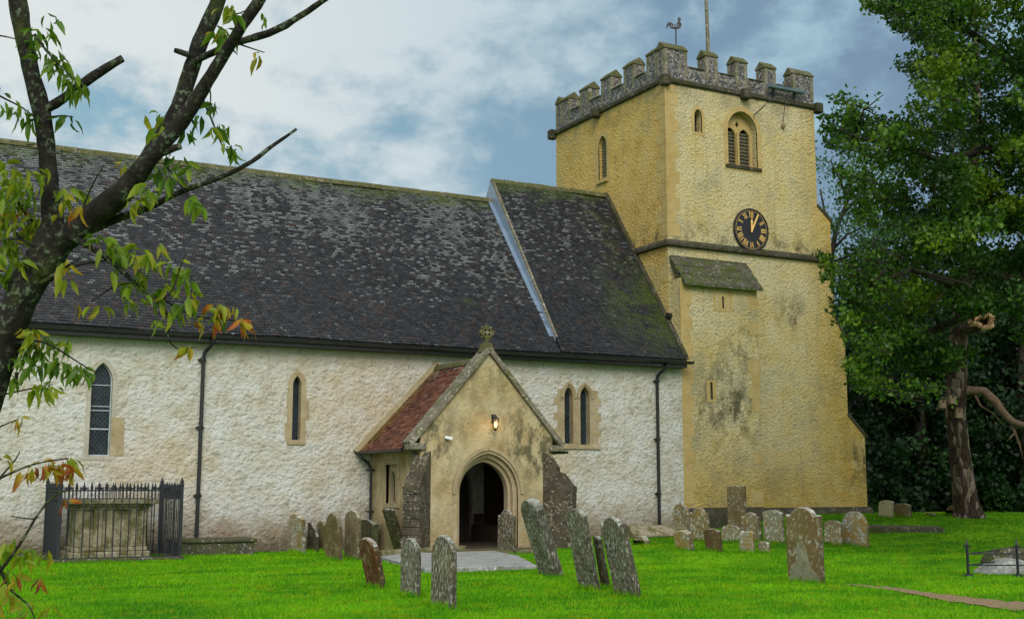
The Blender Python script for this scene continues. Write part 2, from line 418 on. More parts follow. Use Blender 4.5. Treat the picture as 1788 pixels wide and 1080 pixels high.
def mat_flint():
    m, T, p, o = material('flintwork'); P = T.pos()
    c = T.voro(P, 14, 'F1', 'Color'); e = T.voro(P, 14, 'DISTANCE_TO_EDGE')
    s = T.n.new('ShaderNodeSeparateColor'); T.l.new(c, s.inputs[0])
    col = T.ramp(s.outputs[0], [(0, (.02, .024, .032)), (.35, (.06, .066, .08)), (.6, (.13, .13, .135)), (.8, (.30, .29, .26)), (.92, (.20, .14, .10)), (1, (.45, .45, .42))])
    col = T.mix(T.rng(e, .07, .02), col, (.19, .175, .145))
    col = T.mix(T.rng(T.noise(P, 1.8, 4), .55, .7, 0, .6), col, (.10, .10, .075))
    setp(T, p, col, .55, T.bump(T.rng(e, 0, .18), .8, .02), .4); return m

def mat_leaf(name, stops, trans=.35, sat=1):
    m, T, p, o = material(name); a = T.attr('leaf').outputs['Fac']
    col = T.ramp(a, stops)
    P = T.pos(); col = T.mix(T.rng(T.noise(P, .9, 3), .35, .65, 0, .35), col, T.mix(1.0, col, (.55, .7, .5), 'MULTIPLY'))
    setp(T, p, col, .5, None, .35)
    tr = T.n.new('ShaderNodeBsdfTranslucent'); T.l.new(col, tr.inputs[0])
    mx = T.n.new('ShaderNodeMixShader'); mx.inputs[0].default_value = trans
    T.l.new(p.outputs[0], mx.inputs[1]); T.l.new(tr.outputs[0], mx.inputs[2]); T.l.new(mx.outputs[0], o.inputs[0]); return m

def mat_bark(name, c0, c1, lich=(.28, .33, .24), la=.5, sc=1., bs=1., plates=False):
    m, T, p, o = material(name); P = T.pos()
    a = T.noise(P, 8*sc, 6, .65); b = T.noise(P, 22*sc, 4, .6)
    col = T.mix(T.rng(a, .35, .65), c0, c1)
    if la: col = T.mix(T.math('MULTIPLY', T.rng(b, .52, .6), T.rng(T.noise(P, 4*sc, 3), .52-la*.15, .64-la*.1, 0, .9)), col, lich)
    if la: col = T.mix(T.rng(T.noise(P, 3*sc, 5, .6), .55, .68, 0, .7), col, (.06, .075, .012))
    h = T.math('ADD', a, b)
    if plates:
        vv = T.map(P, (1, 1, .32)); e = T.voro(vv, 13*sc, 'DISTANCE_TO_EDGE'); col = T.mix(T.rng(e, .10, .02), col, (.012, .008, .006)); h = T.rng(e, 0, .2)
        cc = T.voro(vv, 13*sc, 'F1', 'Color'); s = T.n.new('ShaderNodeSeparateColor'); T.l.new(cc, s.inputs[0]); col = T.mix(T.rng(s.outputs[0], .6, 1, 0, .7), col, (.26, .20, .16))
    setp(T, p, col, .85, T.bump(h, bs, .012/sc), .25); return m

def mat_ground():
    m, T, p, o = material('mown lawn'); P = T.pos()
    a = T.noise(P, .45, 5, .6); b = T.noise(P, 2.2, 5, .65); c = T.noise(P, 30, 4, .7)
    col = T.mix(T.rng(a, .40, .60), (.040, .18, .003), (.17, .40, .004))
    col = T.mix(T.rng(b, .52, .75, 0, .7), col, (.14, .23, .006))
    col = T.mix(T.rng(c, .45, .7, 0, .5), col, (.018, .070, .004))
    setp(T, p, col, .9, T.bump(T.math('ADD', c, T.noise(P, 90, 3)), .7, .02), .1); return m
def mat_grass():
    m, T, p, o = material('grass blades'); P = T.pos(); a = T.attr('leaf').outputs['Fac']
    col = T.mix(a, (.075, .33, .002), (.26, .56, .004))
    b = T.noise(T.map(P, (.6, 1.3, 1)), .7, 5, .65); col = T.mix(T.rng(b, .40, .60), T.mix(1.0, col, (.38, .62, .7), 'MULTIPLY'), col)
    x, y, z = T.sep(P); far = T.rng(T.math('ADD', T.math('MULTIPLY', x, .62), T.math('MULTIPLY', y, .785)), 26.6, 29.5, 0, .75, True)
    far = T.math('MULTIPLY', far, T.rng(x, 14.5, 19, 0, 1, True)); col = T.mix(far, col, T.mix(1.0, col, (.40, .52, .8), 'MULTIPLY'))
    c = T.noise(P, 1.9, 5, .65); col = T.mix(T.rng(c, .50, .68, 0, .85), col, (.30, .40, .004))
    setp(T, p, col, .65, None, .15)
    tr = T.n.new('ShaderNodeBsdfTranslucent'); T.l.new(col, tr.inputs[0]); mx = T.n.new('ShaderNodeMixShader'); mx.inputs[0].default_value = .3
    T.l.new(p.outputs[0], mx.inputs[1]); T.l.new(tr.outputs[0], mx.inputs[2]); T.l.new(mx.outputs[0], o.inputs[0]); return m
def mat_glass():
    m, T, p, o = material('leaded glass'); P = T.pos()
    c = T.voro(P, 9, 'F1', 'Color'); s = T.n.new('ShaderNodeSeparateColor'); T.l.new(c, s.inputs[0])
    col = T.mix(s.outputs[0], (.006, .009, .013), (.022, .034, .045)); setp(T, p, col, .3, T.bump(T.noise(P, 6, 3), .5, .01), .25); return m
def mat_emit(name, col, st):
    m, T, p, o = material(name); e = T.n.new('ShaderNodeEmission'); e.inputs[0].default_value = (*col, 1); e.inputs[1].default_value = st
    T.l.new(e.outputs[0], o.inputs[0]); return m

M = dict(
    nave=mat_nave(), tower=mat_tower('tower limewash'), tower_e=mat_tower('tower east face', True), porch=mat_porch(),
    tiles=mat_tiles(), red=mat_red_tiles(), flint=mat_flint(), glass=mat_glass(),
    dress=mat_stone('dressed ochre stone', (.29, .225, .125), (.40, .34, .22), (.15, .12, .07), bump=.35),
    pale=mat_stone('pale window stone', (.34, .32, .26), (.43, .41, .35), (.22, .19, .12), bump=.3),
    ystone=mat_stone('smooth yellow quoin', (.38, .27, .095), (.47, .37, .17), (.25, .18, .06), bump=.3),
    moss=mat_stone('mossy weathered stone', (.030, .028, .021), (.080, .070, .050), (.012, .012, .009), (.20, .20, .15), .1, .45, (.042, .046, .012), bump=1.0),
    cap=mat_stone('mossy cap stone', (.085, .075, .05), (.16, .14, .09), (.03, .028, .02), (.4, .38, .28), .3, .75, (.085, .09, .03), bump=.9),
    para=mat_stone('parapet dressing', (.12, .108, .08), (.21, .19, .14), (.05, .045, .032), (.40, .39, .31), .3, .3, bump=.8),
    dark=mat_stone('black mossy tomb stone', (.045, .042, .03), (.10, .09, .065), (.02, .02, .015), (.25, .26, .2), .3, .5, (.06, .08, .015), bump=1),
    butt=mat_stone('black weathered buttress stone', (.035, .031, .023), (.105, .088, .058), (.012, .011, .008), (.26, .25, .18), .25, .2, (.05, .048, .015), scale=1.6, bump=1.0),
    tomb2=mat_stone('flaked stone core', (.22, .21, .14), (.33, .32, .235), (.14, .12, .07), (.4, .4, .3), .1, .25, (.17, .15, .05), bump=.8),
    tomb=mat_stone('chest tomb stone', (.22, .19, .12), (.33, .29, .20), (.08, .07, .045), (.4, .4, .3), .2, .45, (.10, .10, .03), bump=.6),
    ledger=mat_stone('wet grey ledger', (.20, .205, .20), (.34, .345, .345), (.10, .10, .085), (.46, .47, .45), .6, .22, (.12, .13, .05), bump=.6, topl=.15),
    gutter=mat_plain('black iron gutter', (.012, .013, .015), .4, spec=.5), iron=mat_plain('wrought iron', (.022, .026, .032), .55, .3, .4),
    lead=mat_plain('sheet lead', (.21, .28, .38), .4, .2, .2, .15, sc=3), void=mat_plain('dark interior', (.01, .01, .01), .9),
    came=mat_plain('lead cames', (.055, .075, .09), .5), wframe=mat_plain('window frame paint', (.42, .50, .53), .5),
    louvre=mat_plain('louvre boards', (.30, .27, .21), .8, bump=.5), wood=mat_plain('dark oak', (.035, .025, .018), .6, bump=.5),
    plaster=mat_plain('porch inside plaster', (.45, .47, .45), .9), paving=mat_plain('stone floor', (.16, .15, .13), .8, bump=.4),
    gold=mat_plain('gilt', (.80, .52, .16), .45, .2), black=mat_plain('clock black', (.012, .014, .022), .4, var=.1),
    white=mat_plain('white plastic', (.75, .76, .78), .4, var=.05), lglass=mat_emit('lantern lamp', (1, .55, .12), 9),
    box=mat_plain('weathered nest box wood', (.24, .17, .11), .8, bump=.5), path=mat_plain('earth path', (.25, .175, .095), .95, bump=1, var=.4, sc=18),
    deadwood=mat_bark('broken heartwood', (.33, .17, .09), (.50, .33, .20), la=0, sc=.6),
)
# gravestone stone kinds
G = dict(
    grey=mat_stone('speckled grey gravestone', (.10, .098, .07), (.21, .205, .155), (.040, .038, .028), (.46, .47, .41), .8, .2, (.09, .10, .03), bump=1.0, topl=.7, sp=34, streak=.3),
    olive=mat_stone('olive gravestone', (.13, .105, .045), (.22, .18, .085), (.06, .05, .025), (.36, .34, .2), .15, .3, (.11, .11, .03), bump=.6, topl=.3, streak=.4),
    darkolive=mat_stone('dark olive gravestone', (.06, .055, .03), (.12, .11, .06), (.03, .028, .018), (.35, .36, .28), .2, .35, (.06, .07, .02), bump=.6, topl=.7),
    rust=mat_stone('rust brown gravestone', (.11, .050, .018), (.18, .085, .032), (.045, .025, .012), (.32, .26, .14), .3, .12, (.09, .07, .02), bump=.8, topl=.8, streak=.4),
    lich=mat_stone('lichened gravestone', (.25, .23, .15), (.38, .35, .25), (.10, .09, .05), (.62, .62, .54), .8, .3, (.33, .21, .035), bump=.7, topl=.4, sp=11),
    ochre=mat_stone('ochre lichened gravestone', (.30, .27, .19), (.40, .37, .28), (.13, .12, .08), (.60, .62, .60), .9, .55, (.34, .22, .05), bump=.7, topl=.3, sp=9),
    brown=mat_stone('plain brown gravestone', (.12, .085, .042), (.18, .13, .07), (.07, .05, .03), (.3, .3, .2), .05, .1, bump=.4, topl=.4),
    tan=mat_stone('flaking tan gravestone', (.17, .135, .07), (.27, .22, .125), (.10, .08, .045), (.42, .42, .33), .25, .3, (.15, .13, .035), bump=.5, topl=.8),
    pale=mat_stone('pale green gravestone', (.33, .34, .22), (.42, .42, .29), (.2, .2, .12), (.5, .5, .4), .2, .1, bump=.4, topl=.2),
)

# ================================================================== GROUND
def grid_obj(name, xs, ys, mat, dz=0):
    X, Y = np.meshgrid(xs, ys); Z = gz_(X, Y)+dz; n, k = len(xs), len(ys)
    v = np.stack([X, Y, Z], -1).reshape(-1, 3); i = np.arange((k-1)*(n-1)); r_, c = i//(n-1), i % (n-1); a = r_*n+c
    f = np.stack([a, a+1, a+n+1, a+n], 1); me = bpy.data.meshes.new(name)
    me.from_pydata(v.tolist(), [], f.tolist()); me.materials.append(mat); me.polygons.foreach_set('use_smooth', [True]*len(me.polygons)); me.update()
    o = bpy.data.objects.new(name, me); C.objects.link(o); return o
xs = np.concatenate([np.linspace(-600, -20, 12, endpoint=False), np.arange(-20, 45, .3), np.linspace(45, 600, 14)])
ys = np.concatenate([np.linspace(-400, -5, 10, endpoint=False), np.arange(-5, 45, .3), np.linspace(45, 700, 14)])
tag(grid_obj('ground', xs, ys, mat_ground()), kind='structure')
# trodden earth path
top = [(1478, 1020), (1560, 1026), (1640, 1037), (1700, 1045), (1788, 1053), (1900, 1066)]
bot = [(1478, 1021), (1560, 1032), (1640, 1047), (1700, 1057), (1788, 1068), (1900, 1085)]
mb = MB(); rows = []
for i in range(len(top)-1):
    for k in range(6):
        f_ = k/6; rows.append([(top[i][0]*(1-f_)+top[i+1][0]*f_, top[i][1]*(1-f_)+top[i+1][1]*f_), (bot[i][0]*(1-f_)+bot[i+1][0]*f_, bot[i][1]*(1-f_)+bot[i+1][1]*f_)])
V = []
for a, b in rows:
    pa, pb = ground(*a), ground(*b)
    for k in range(5):
        q = pa.lerp(pb, k/4); q = q + (pb-pa)*random.uniform(-.16, .16); V.append((q.x, q.y, gh(q.x, q.y)+.014))
mb.add(V, [(i*5+k, i*5+k+1, i*5+k+6, i*5+k+5) for i in range(len(rows)-1) for k in range(4)])
tag(mb.build('path', M['path']), kind='structure')
def attr_mesh(name, verts, faces, vals, mat, parent=None, smooth=False, aname='leaf'):
    me = bpy.data.meshes.new(name); verts = np.asarray(verts, np.float32); faces = np.asarray(faces, np.int32)
    if parent is not None:
        inv = np.array(root_mat(parent).inverted()); verts = verts @ inv[:3, :3].T + inv[:3, 3]
    k = faces.shape[1]; me.vertices.add(len(verts)); me.vertices.foreach_set('co', verts.astype(np.float32).ravel())
    me.loops.add(faces.size); me.loops.foreach_set('vertex_index', faces.ravel())
    me.polygons.add(len(faces)); me.polygons.foreach_set('loop_start', np.arange(0, faces.size, k, dtype=np.int32))
    me.polygons.foreach_set('loop_total', np.full(len(faces), k, np.int32))
    me.update(calc_edges=True); me.materials.append(mat)
    if vals is not None:
        vals = np.asarray(vals, np.float32)
        if vals.ndim == 1: a = me.attributes.new(aname, 'FLOAT', 'POINT'); a.data.foreach_set('value', vals)
        else: a = me.attributes.new(aname, 'FLOAT_COLOR', 'POINT'); a.data.foreach_set('color', vals.ravel())
    o = bpy.data.objects.new(name, me); C.objects.link(o)
    if parent is not None: o.parent = parent
    return o

# ================================================================== CHURCH
CH = empty('church', (13, 32, 0))
tag(CH, 'medieval parish church with cream walls, long dark tiled roof and battlemented yellow tower', 'church')
UX, UY, UZ = Vector((1, 0, 0)), Vector((0, 1, 0)), Vector((0, 0, 1))
WY = 30.1; TX0, TX1, TY0, TY1 = 21.88, 28.0, 30.7, 37.5

def roof_tiles(name, o, along, up, length, slope, gauge, tw, mat, parent, nrm, lift=.026, sag=.0, seed=1, clip=None):
    """rows of individual lapped tiles; o = eaves corner, along = eaves direction, up = slope direction"""
    rg = np.random.default_rng(seed); o, along, up, nrm = [np.array(q, float) for q in (o, along, up, nrm)]
    nr = int(slope/gauge); nt = int(length/tw)+1; V, Fc, A = [], [], []; b = 0
    for i in range(nr):
        s0 = i*gauge; s1 = min(s0+gauge*1.15, slope); off = (i % 2)*tw*.5
        for j in range(-1, nt):
            a0 = j*tw+off+rg.normal(0, .003); a1 = a0+tw-.006
            a0, a1 = max(a0, 0), min(a1, length)
            if a1-a0 < .02: continue
            if clip is not None and not clip((a0+a1)/2, s0): continue
            l = lift*(1+rg.normal(0, .25)); ds = rg.normal(0, .005); tl = rg.normal(0, .003)
            u = noise.noise(Vector((a0*.35, s0*.5, seed)))*sag
            def P(a, s, h): return o+along*a+up*s+nrm*(h+u)
            V += [P(a0, s0+ds, l+.006+tl), P(a1, s0+ds, l+.006-tl), P(a1, s1, .004), P(a0, s1, .004), P(a0, s0+ds, -.012), P(a1, s0+ds, -.012)]
            Fc += [(b, b+1, b+2, b+3), (b+4, b+5, b+1, b)]; b += 6
            r1, r2 = rg.random(), rg.random(); A += [(r1, 1, r2, 1), (r1, 1, r2, 1), (r1, 0, r2, 1), (r1, 0, r2, 1), (r1, 1, r2, 1), (r1, 1, r2, 1)]
    return attr_mesh(name, V, Fc, A, mat, parent, aname='tile')

# -- nave windows (outlines in X,Z on the wall plane)
def lattice(poly, dx, dz, wd, y):
    mb = MB(); xs_ = [p[0] for p in poly]; zs_ = [p[1] for p in poly]; x0, x1, z0, z1 = min(xs_), max(xs_), min(zs_), max(zs_)
    for sg in (1, -1):
        k = -40
        while k < 60:
            run = []; N_ = 90
            for i in range(N_+1):
                x = x0+(x1-x0)*i/N_; zz = z0 + k*dz + sg*(x-x0)*dz/dx
                if inside((x, zz), poly): run.append((x, zz))
                elif len(run) > 1: mb.bar((run[0][0], y, run[0][1]), (run[-1][0], y, run[-1][1]), wd, wd, up=(0, 1, 0)); run = []
                else: run = []
            if len(run) > 1: mb.bar((run[0][0], y, run[0][1]), (run[-1][0], y, run[-1][1]), wd, wd, up=(0, 1, 0))
            k += 1
    return mb
def offs(poly, d):
    cx = sum(p[0] for p in poly)/len(poly); n = len(poly); outp = []
    for i in range(n):
        a, b, c = Vector(poly[i-1]), Vector(poly[i]), Vector(poly[(i+1) % n])
        e1 = (b-a).normalized(); e2 = (c-b).normalized(); n1 = Vector((e1.y, -e1.x)); n2 = Vector((e2.y, -e2.x)); nn = (n1+n2)
        if nn.length < .2: nn = n1
        nn.normalize(); k = d/max(.45, nn.dot(n1)); outp.append(tuple(b+nn*k))
    return outp
wins = [arch(5.155, .245, 2.25, 3.98, 4.44), arch(9.92, .115, 2.69, 4.08, 4.32), arch(17.93, .15, 2.72, 4.05, 4.34), arch(18.47, .165, 2.70, 4.05, 4.36), [(3.22, 3.82), (3.31, 3.82), (3.31, 4.13), (3.22, 4.13)]]
door_in = arch(14.5, .40, .1, 1.45, 2.10)
nave_wall = MB()
nave_wall.prism([(-6, -.4), (TX0, -.4), (TX0, 5.32), (-6, 5.32)], (0, WY, 0), UX, UZ, UY, .55, holes=wins+[door_in])
nave_wall.build('nave_wall', M['nave'], CH)
MB().box((-6, 34.2, -.3), (TX0, 38.1, 5.3)).build('north_wall', M['nave'], CH)
def window(i, poly, fr, inner=.22, big=False):
    w_ = MB(); w_.prism(poly, (0, WY+inner, 0), UX, UZ, UY, .02); wo = w_.build('window', M['glass'], CH)
    lattice(poly, .105, .125, .009, WY+inner-.012).build('leading', M['came'], wo)
    outl = offs(poly, fr)
    s = MB(); s.prism(outl, (0, WY-.012, 0), UX, UZ, UY, .2, holes=[offs(poly, -.005)]); s.build('surround', M['dress'] if not big else M['pale'], wo)
    return wo
w0 = window(0, wins[0], .10, .16, True)
f = MB(); f.prism(wins[0], (0, WY+.12, 0), UX, UZ, UY, .03, holes=[offs(wins[0], -.025)]); f.box((4.92, WY+.115, 2.86), (5.39, WY+.15, 2.89)); f.box((4.92, WY+.12, 3.30), (5.39, WY+.15, 3.32)); f.box((4.92, WY+.12, 3.40), (5.39, WY+.15, 3.415)); f.box((4.92, WY+.12, 3.9), (5.39, WY+.15, 3.915)); f.build('frame', M['wframe'], w0)
f = MB(); f.box((5.41, WY-.020, 2.26), (5.70, WY+.05, 3.15)); f.build('jamb_stone', M['dress'], w0)
w1 = window(1, wins[1], .13)
f = MB(); f.box((9.72, WY-.03, 2.58), (10.15, WY+.1, 2.68)); f.build('sill', M['dress'], w1)
f = MB(); 
for (a, b, c, d) in ((9.62, 9.79, 2.72, 3.1), (10.05, 10.25, 3.2, 3.7), (9.66, 9.79, 3.5, 3.9), (10.05, 10.17, 2.72, 3.1)): f.box((a, WY-.006, c), (b, WY+.05, d))
build_each(f, 'jamb_stone', M['dress'], w1)
# two-light window with its ragged quoins
w2 = window(2, wins[2], .09); w3 = window(3, wins[3], .09)
f = MB()
for k in range(7):
    z = 2.72+k*.22; a = .34 if k % 2 else .22
    f.box((17.78-a, WY-.008, z), (17.70, WY+.06, z+.21)); f.box((18.70, WY-.008, z), (18.72+a*.85, WY+.06, z+.21))
f.box((18.155, WY-.02, 2.72), (18.23, WY+.1, 4.1)); f.box((17.55, WY-.05, 2.58), (18.98, WY+.1, 2.68)); build_each(f, 'jamb_stone', M['dress'], w2)
for wx, hw_, wo in ((17.93, .26, w2), (18.47, .27, w3)):
    o_ = arch(wx, hw_, 4.02, 4.04, 4.36+.12); i_ = arch(wx, hw_-.07, 4.0, 4.04, 4.36+.045)
    f = MB(); f.prism(o_[1:]+[o_[0]]+[i_[0]]+i_[1:][::-1], (0, WY-.045, 0), UX, UZ, UY, .06); f.build('hood_mould', M['dress'], wo)
f = MB(); f.prism(wins[4], (0, WY+.2, 0), UX, UZ, UY, .02); f.build('window', M['glass'], CH)

# -- nave roofs
ey, ez, ry = 29.76, 5.24, 34.1
def slope_vec(rz, ez_=ez): d = Vector((0, ry-ey, rz-ez_)); L = d.length; d.normalize(); return d, L, Vector((0, -d.z, d.y))
for nm, x0, x1, rz, sd_ in (('nave_roof', -6, 17.5, 10.5, 3), ('west_roof', 17.5, TX0+.02, 11.15, 5)):
    up, L, nn = slope_vec(rz, ez + (.0 if nm == 'nave_roof' else .03))
    zz = ez + (.0 if nm == 'nave_roof' else .03)
    o_ = Vector((x0, ey, zz))
    # deck under the tiles
    dk = MB(); th = -.06
    dk.add([(x0+.02, ey+.06, zz+.02), (x1-.02, ey+.06, zz+.02), (x1-.02, ry, rz-.03), (x0+.02, ry, rz-.03), (x1-.02, 2*ry-ey, zz-.1), (x0+.02, 2*ry-ey, zz-.1), (x0+.02, ey+.06, zz-.08), (x1-.02, ey+.06, zz-.08)],
           [(0, 1, 2, 3), (3, 2, 4, 5), (6, 7, 1, 0), (6, 5, 4, 7), (0, 3, 5, 6), (1, 7, 4, 2)])
    deck = dk.build(nm, M['gutter'], CH)
    roof_tiles('roof_tiles', o_, UX, up, x1-x0, L, .094, .135, M['tiles'], deck, nn, sag=.07, seed=sd_)
    rt = MB(); x = x0
    while x < x1-.05:
        l = min(.42, x1-x); zt = rz+.03+random.uniform(-.008, .008)
        rt.prism([(-.13, -.10), (-.10, .0), (-.045, .055), (.045, .055), (.10, .0), (.13, -.10)], (x, ry, zt), UY, UZ, UX, l-.012); x += l
    rt.build('ridge_tiles', M['cap'], deck)
# step between the two roofs, dressed with lead
up1, L1, n1_ = slope_vec(10.5); up2, L2, n2_ = slope_vec(11.15, ez+.03)
f = MB(); f.prism([(ey+.3, ez+.36), (ry, 10.5), (2*ry-ey, ez), (2*ry-ey, ez+.1), (ry, 11.14), (ey+.3, ez+.42)], (17.47, 0, 0), UY, UZ, UX, .03)
f.build('roof_step', M['lead'], CH)
f = MB(); a = Vector((17.42, ey+.4, ez+.51)); b = Vector((17.42, ry, 10.56)); f.bar(a, b, .16, .03, up=n1_); f.build('lead_flashing', M['lead'], CH)
f = MB(); a = Vector((TX0-.06, ey+.05, ez+.12)); b = Vector((TX0-.06, ry, 11.22)); f.bar(a, b, .15, .1, up=n2_); f.build('verge_flashing', M['moss'], CH)
f = MB(); a = Vector((17.52, ey+.3, ez+.47)); b = Vector((17.52, ry, 11.20)); f.bar(a, b, .07, .07, up=n2_); f.build('verge_board', M['para'], CH)
# eaves and gutter
f = MB(); f.box((-6, ey+.05, 5.02), (TX0, WY+.1, 5.17)); f.build('eaves_board', M['gutter'], CH)
f = MB(); f.prism([(-.075, .0), (-.06, -.06), (0, -.085), (.06, -.06), (.075, 0)], (-6, ey-.05, 5.2), UY, UZ, UX, 6+22.02); f.build('gutter', M['gutter'], CH)
def pipe(pts, r_, collars, name='downpipe', parent=CH):
    f = MB(); f.tube(pts, r_, 8)
    for c in collars: f.tube([(pts[-1][0], pts[-1][1], c-.04), (pts[-1][0], pts[-1][1], c+.04)], r_*1.55, 8); f.box((pts[-1][0]-.1, pts[-1][1]+.02, c-.02), (pts[-1][0]+.1, pts[-1][1]+.09, c+.02))
    return f.build(name, M['gutter'], parent, smooth=False)
pipe([(7.66, 29.72, 5.1), (7.66, 29.74, 5.0), (7.6, 29.9, 4.88), (7.52, 30.0, 4.78), (7.5, 30.02, 4.65), (7.48, 30.02, .3)], .048, [4.6, 2.95, 1.32])
pipe([(21.12, 29.72, 5.1), (21.1, 29.74, 5.0), (20.98, 29.9, 4.85), (20.93, 30.0, 4.75), (20.93, 30.02, 4.65), (20.93, 30.02, .4)], .048, [4.6, 2.9, 1.32])

# -- tower
def rect(x0, x1, z0, z1): return [(x0, z0), (x1, z0), (x1, z1), (x0, z1)]
bel = arch(24.92, .60, 11.76, 12.95, 13.60, 9); smallw = arch(23.15, .15, 12.66, 13.2, 13.42)
eastw = arch(34.38, .26, 11.8, 12.95, 13.3)
f = MB()
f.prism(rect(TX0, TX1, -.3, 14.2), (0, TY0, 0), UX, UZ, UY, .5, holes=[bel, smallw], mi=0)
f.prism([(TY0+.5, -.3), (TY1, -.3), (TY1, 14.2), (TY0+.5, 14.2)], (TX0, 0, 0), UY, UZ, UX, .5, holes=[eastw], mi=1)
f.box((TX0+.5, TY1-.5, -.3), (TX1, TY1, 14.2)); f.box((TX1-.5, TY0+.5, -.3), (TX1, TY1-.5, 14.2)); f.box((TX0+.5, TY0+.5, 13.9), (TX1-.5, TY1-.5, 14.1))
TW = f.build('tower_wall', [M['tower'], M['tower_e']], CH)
# the first half metre of the east face belongs to the south slab: give it the yellower east colour
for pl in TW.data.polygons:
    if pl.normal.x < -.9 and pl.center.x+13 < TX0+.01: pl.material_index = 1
# quoin strip on the south-east corner
f = MB(); z = 9.2; k = 0
while z < 13.9:
    h_ = .42; l = .36 if k % 2 else .5
    f.box((TX0-.006, TY0-.008, z), (TX0+l, TY0+.02, z+h_-.012)); f.box((TX0-.008, TY0-.006, z), (TX0+.02, TY0+(.5 if k % 2 else .3), z+h_-.012)); z += h_; k += 1
for zz, wz in ((7.75, .5), (6.6, .45)): f.box((TX0-.008, TY0-.02, zz), (TX0+.02, TY0+.42, zz+wz))
build_each(f, 'quoin', M['ystone'], CH, bevel=.006)
f = MB(); f.tube([(TX0-.015, TY0-.03, 9.2), (TX0-.015, TY0-.03, 14.0)], .02, 6); f.build('lightning_conductor', M['ystone'], CH)
# string course round the tower
f = MB(); pr = [(0, 0), (-.13, .03), (-.13, .12), (0, .24)]
f.prism(pr, (TX0-.12, TY0, 8.86), UY, UZ, UX, TX1-TX0+.66); f.prism([(-q[0]*-1, q[1]) for q in pr], (TX0, TY0, 8.86), UX, UZ, UY, 3.2)
f.build('string_course', M['moss'], CH)
# stepped west buttress
f = MB(); f.prism([(TX1, -.3), (29.72, -.3), (29.72, 3.15), (29.02, 3.8), (29.0, 6.4), (28.56, 7.1), (28.55, 10.3), (TX1, 10.75)], (0, TY0+.004, 0), UX, UZ, UY, 1.3)
bt = f.build('buttress', M['tower'], CH)
f = MB()
for (a, b) in (((29.80, 3.14), (29.02, 3.88)), ((29.05, 6.4), (28.56, 7.18)), ((28.62, 10.32), (28.0, 10.82))): f.bar((a[0], TY0+.65, a[1]), (b[0], TY0+.65, b[1]), 1.36, .09, up=(0, 0, 1))
build_each(f, 'weathering', M['moss'], bt)
# stair turret
slit1 = rect(23.45, 23.53, 6.95, 7.32); slit2 = rect(22.93, 23.02, 4.13, 4.65); TF = 30.1
f = MB(); f.prism([(TX0+.01, -.3), (24.86, -.3), (24.83, 7.78), (TX0+.01, 7.78)], (0, TF, 0), UX, UZ, UY, .7, holes=[slit1, slit2])
f.box((TX0+.3, TF+.3, 4.0), (24.5, TF+.5, 7.5))
tr = f.build('stair_turret', M['tower'], CH)
for pl in tr.data.polygons:
    pass
f = MB()
for k in range(3):
    z1 = 8.56-k*.30; y1 = TY0+.0-k*.25; f.bar((21.98-.0*k, y1, z1), (24.93, y1, z1), .06, .05)
    f.add([(21.93, y1+.02, z1+.03), (24.93, y1+.02, z1+.03), (24.93, y1-.30, z1-.30), (21.93, y1-.30, z1-.30), (21.93, y1+.02, z1-.09), (24.93, y1+.02, z1-.09), (24.93, y1-.30, z1-.40), (21.93, y1-.30, z1-.40)],
          [(0, 1, 2, 3), (4, 7, 6, 5), (0, 3, 7, 4), (1, 5, 6, 2), (3, 2, 6, 7), (0, 4, 5, 1)])
f.build('turret_roof', M['dark'], tr)
f = MB(); f.prism(arch(23.49, .36, 6.85, 7.35, 7.70), (0, TF-.008, 0), UX, UZ, UY, .05, holes=[arch(23.49, .25, 6.87, 7.32, 7.58)])
f.prism(rect(23.32, 23.66, 6.86, 7.42), (0, TF-.012, 0), UX, UZ, UY, .05, holes=[rect(23.45, 23.53, 6.95, 7.32)])
f.prism(rect(22.80, 23.16, 4.05, 4.72), (0, TF-.008, 0), UX, UZ, UY, .05, holes=[slit2]); build_each(f, 'slit_surround', M['ystone'], tr)
f = MB(); k = 0; z = 1.0
while z < 7.6:
    l = .34 if k % 2 else .24; f.box((TX0+.002, TF-.006, z), (TX0+l+.1, TF+.03, z+.39))
    l = .30 if k % 2 else .42; 
    if random.random() < .55: f.box((24.83-l, TF-.006, z), (24.872, TF+.03, z+.39))
    z += .40; k += 1
build_each(f, 'quoin', M['ystone'], tr, bevel=.006)
# plinth
f = MB(); f.prism([(-.16, -.4), (-.16, .62), (0, .86), (.1, .86), (.1, -.4)], (24.95, TY0, 0), UY, UZ, UX, 4.93)
f.prism([(-.14, -.4), (-.14, .66), (0, .90), (.1, .90), (.1, -.4)], (TX0+.12, TF, 0), UY, UZ, UX, 2.88)
f.build('plinth', M['moss'], CH)
# belfry window
f = MB(); f.prism(bel, (0, TY0+.27, 0), UX, UZ, UY, .08, holes=[arch(24.63, .225, 11.82, 12.80, 13.1), arch(25.20, .225, 11.82, 12.80, 13.1), [(24.92, 13.10), (25.0, 13.22), (24.92, 13.34), (24.84, 13.22)]])
f.box((24.88, TY0+.22, 11.8), (24.96, TY0+.27, 12.95)); bw = f.build('belfry_window', M['ystone'], CH)
f = MB()
for cx in (24.63, 25.20):
    for k in range(10): z = 11.9+k*.115; f.bar((cx-.23, TY0+.40, z), (cx+.23, TY0+.40, z), .12, .018, up=(0, .55, .8))
f.build('louvre', M['louvre'], bw); f = MB(); f.box((24.3, TY0+.47, 11.7), (25.6, TY0+.49, 13.5)); f.build('backing', M['void'], bw)
f = MB(); f.prism(offs(bel, .17), (0, TY0-.008, 0), UX, UZ, UY, .05, holes=[bel]); f.build('surround', M['ystone'], bw)
f = MB(); f.box((24.2, TY0-.05, 11.66), (25.65, TY0+.3, 11.76)); f.build('sill', M['moss'], bw)
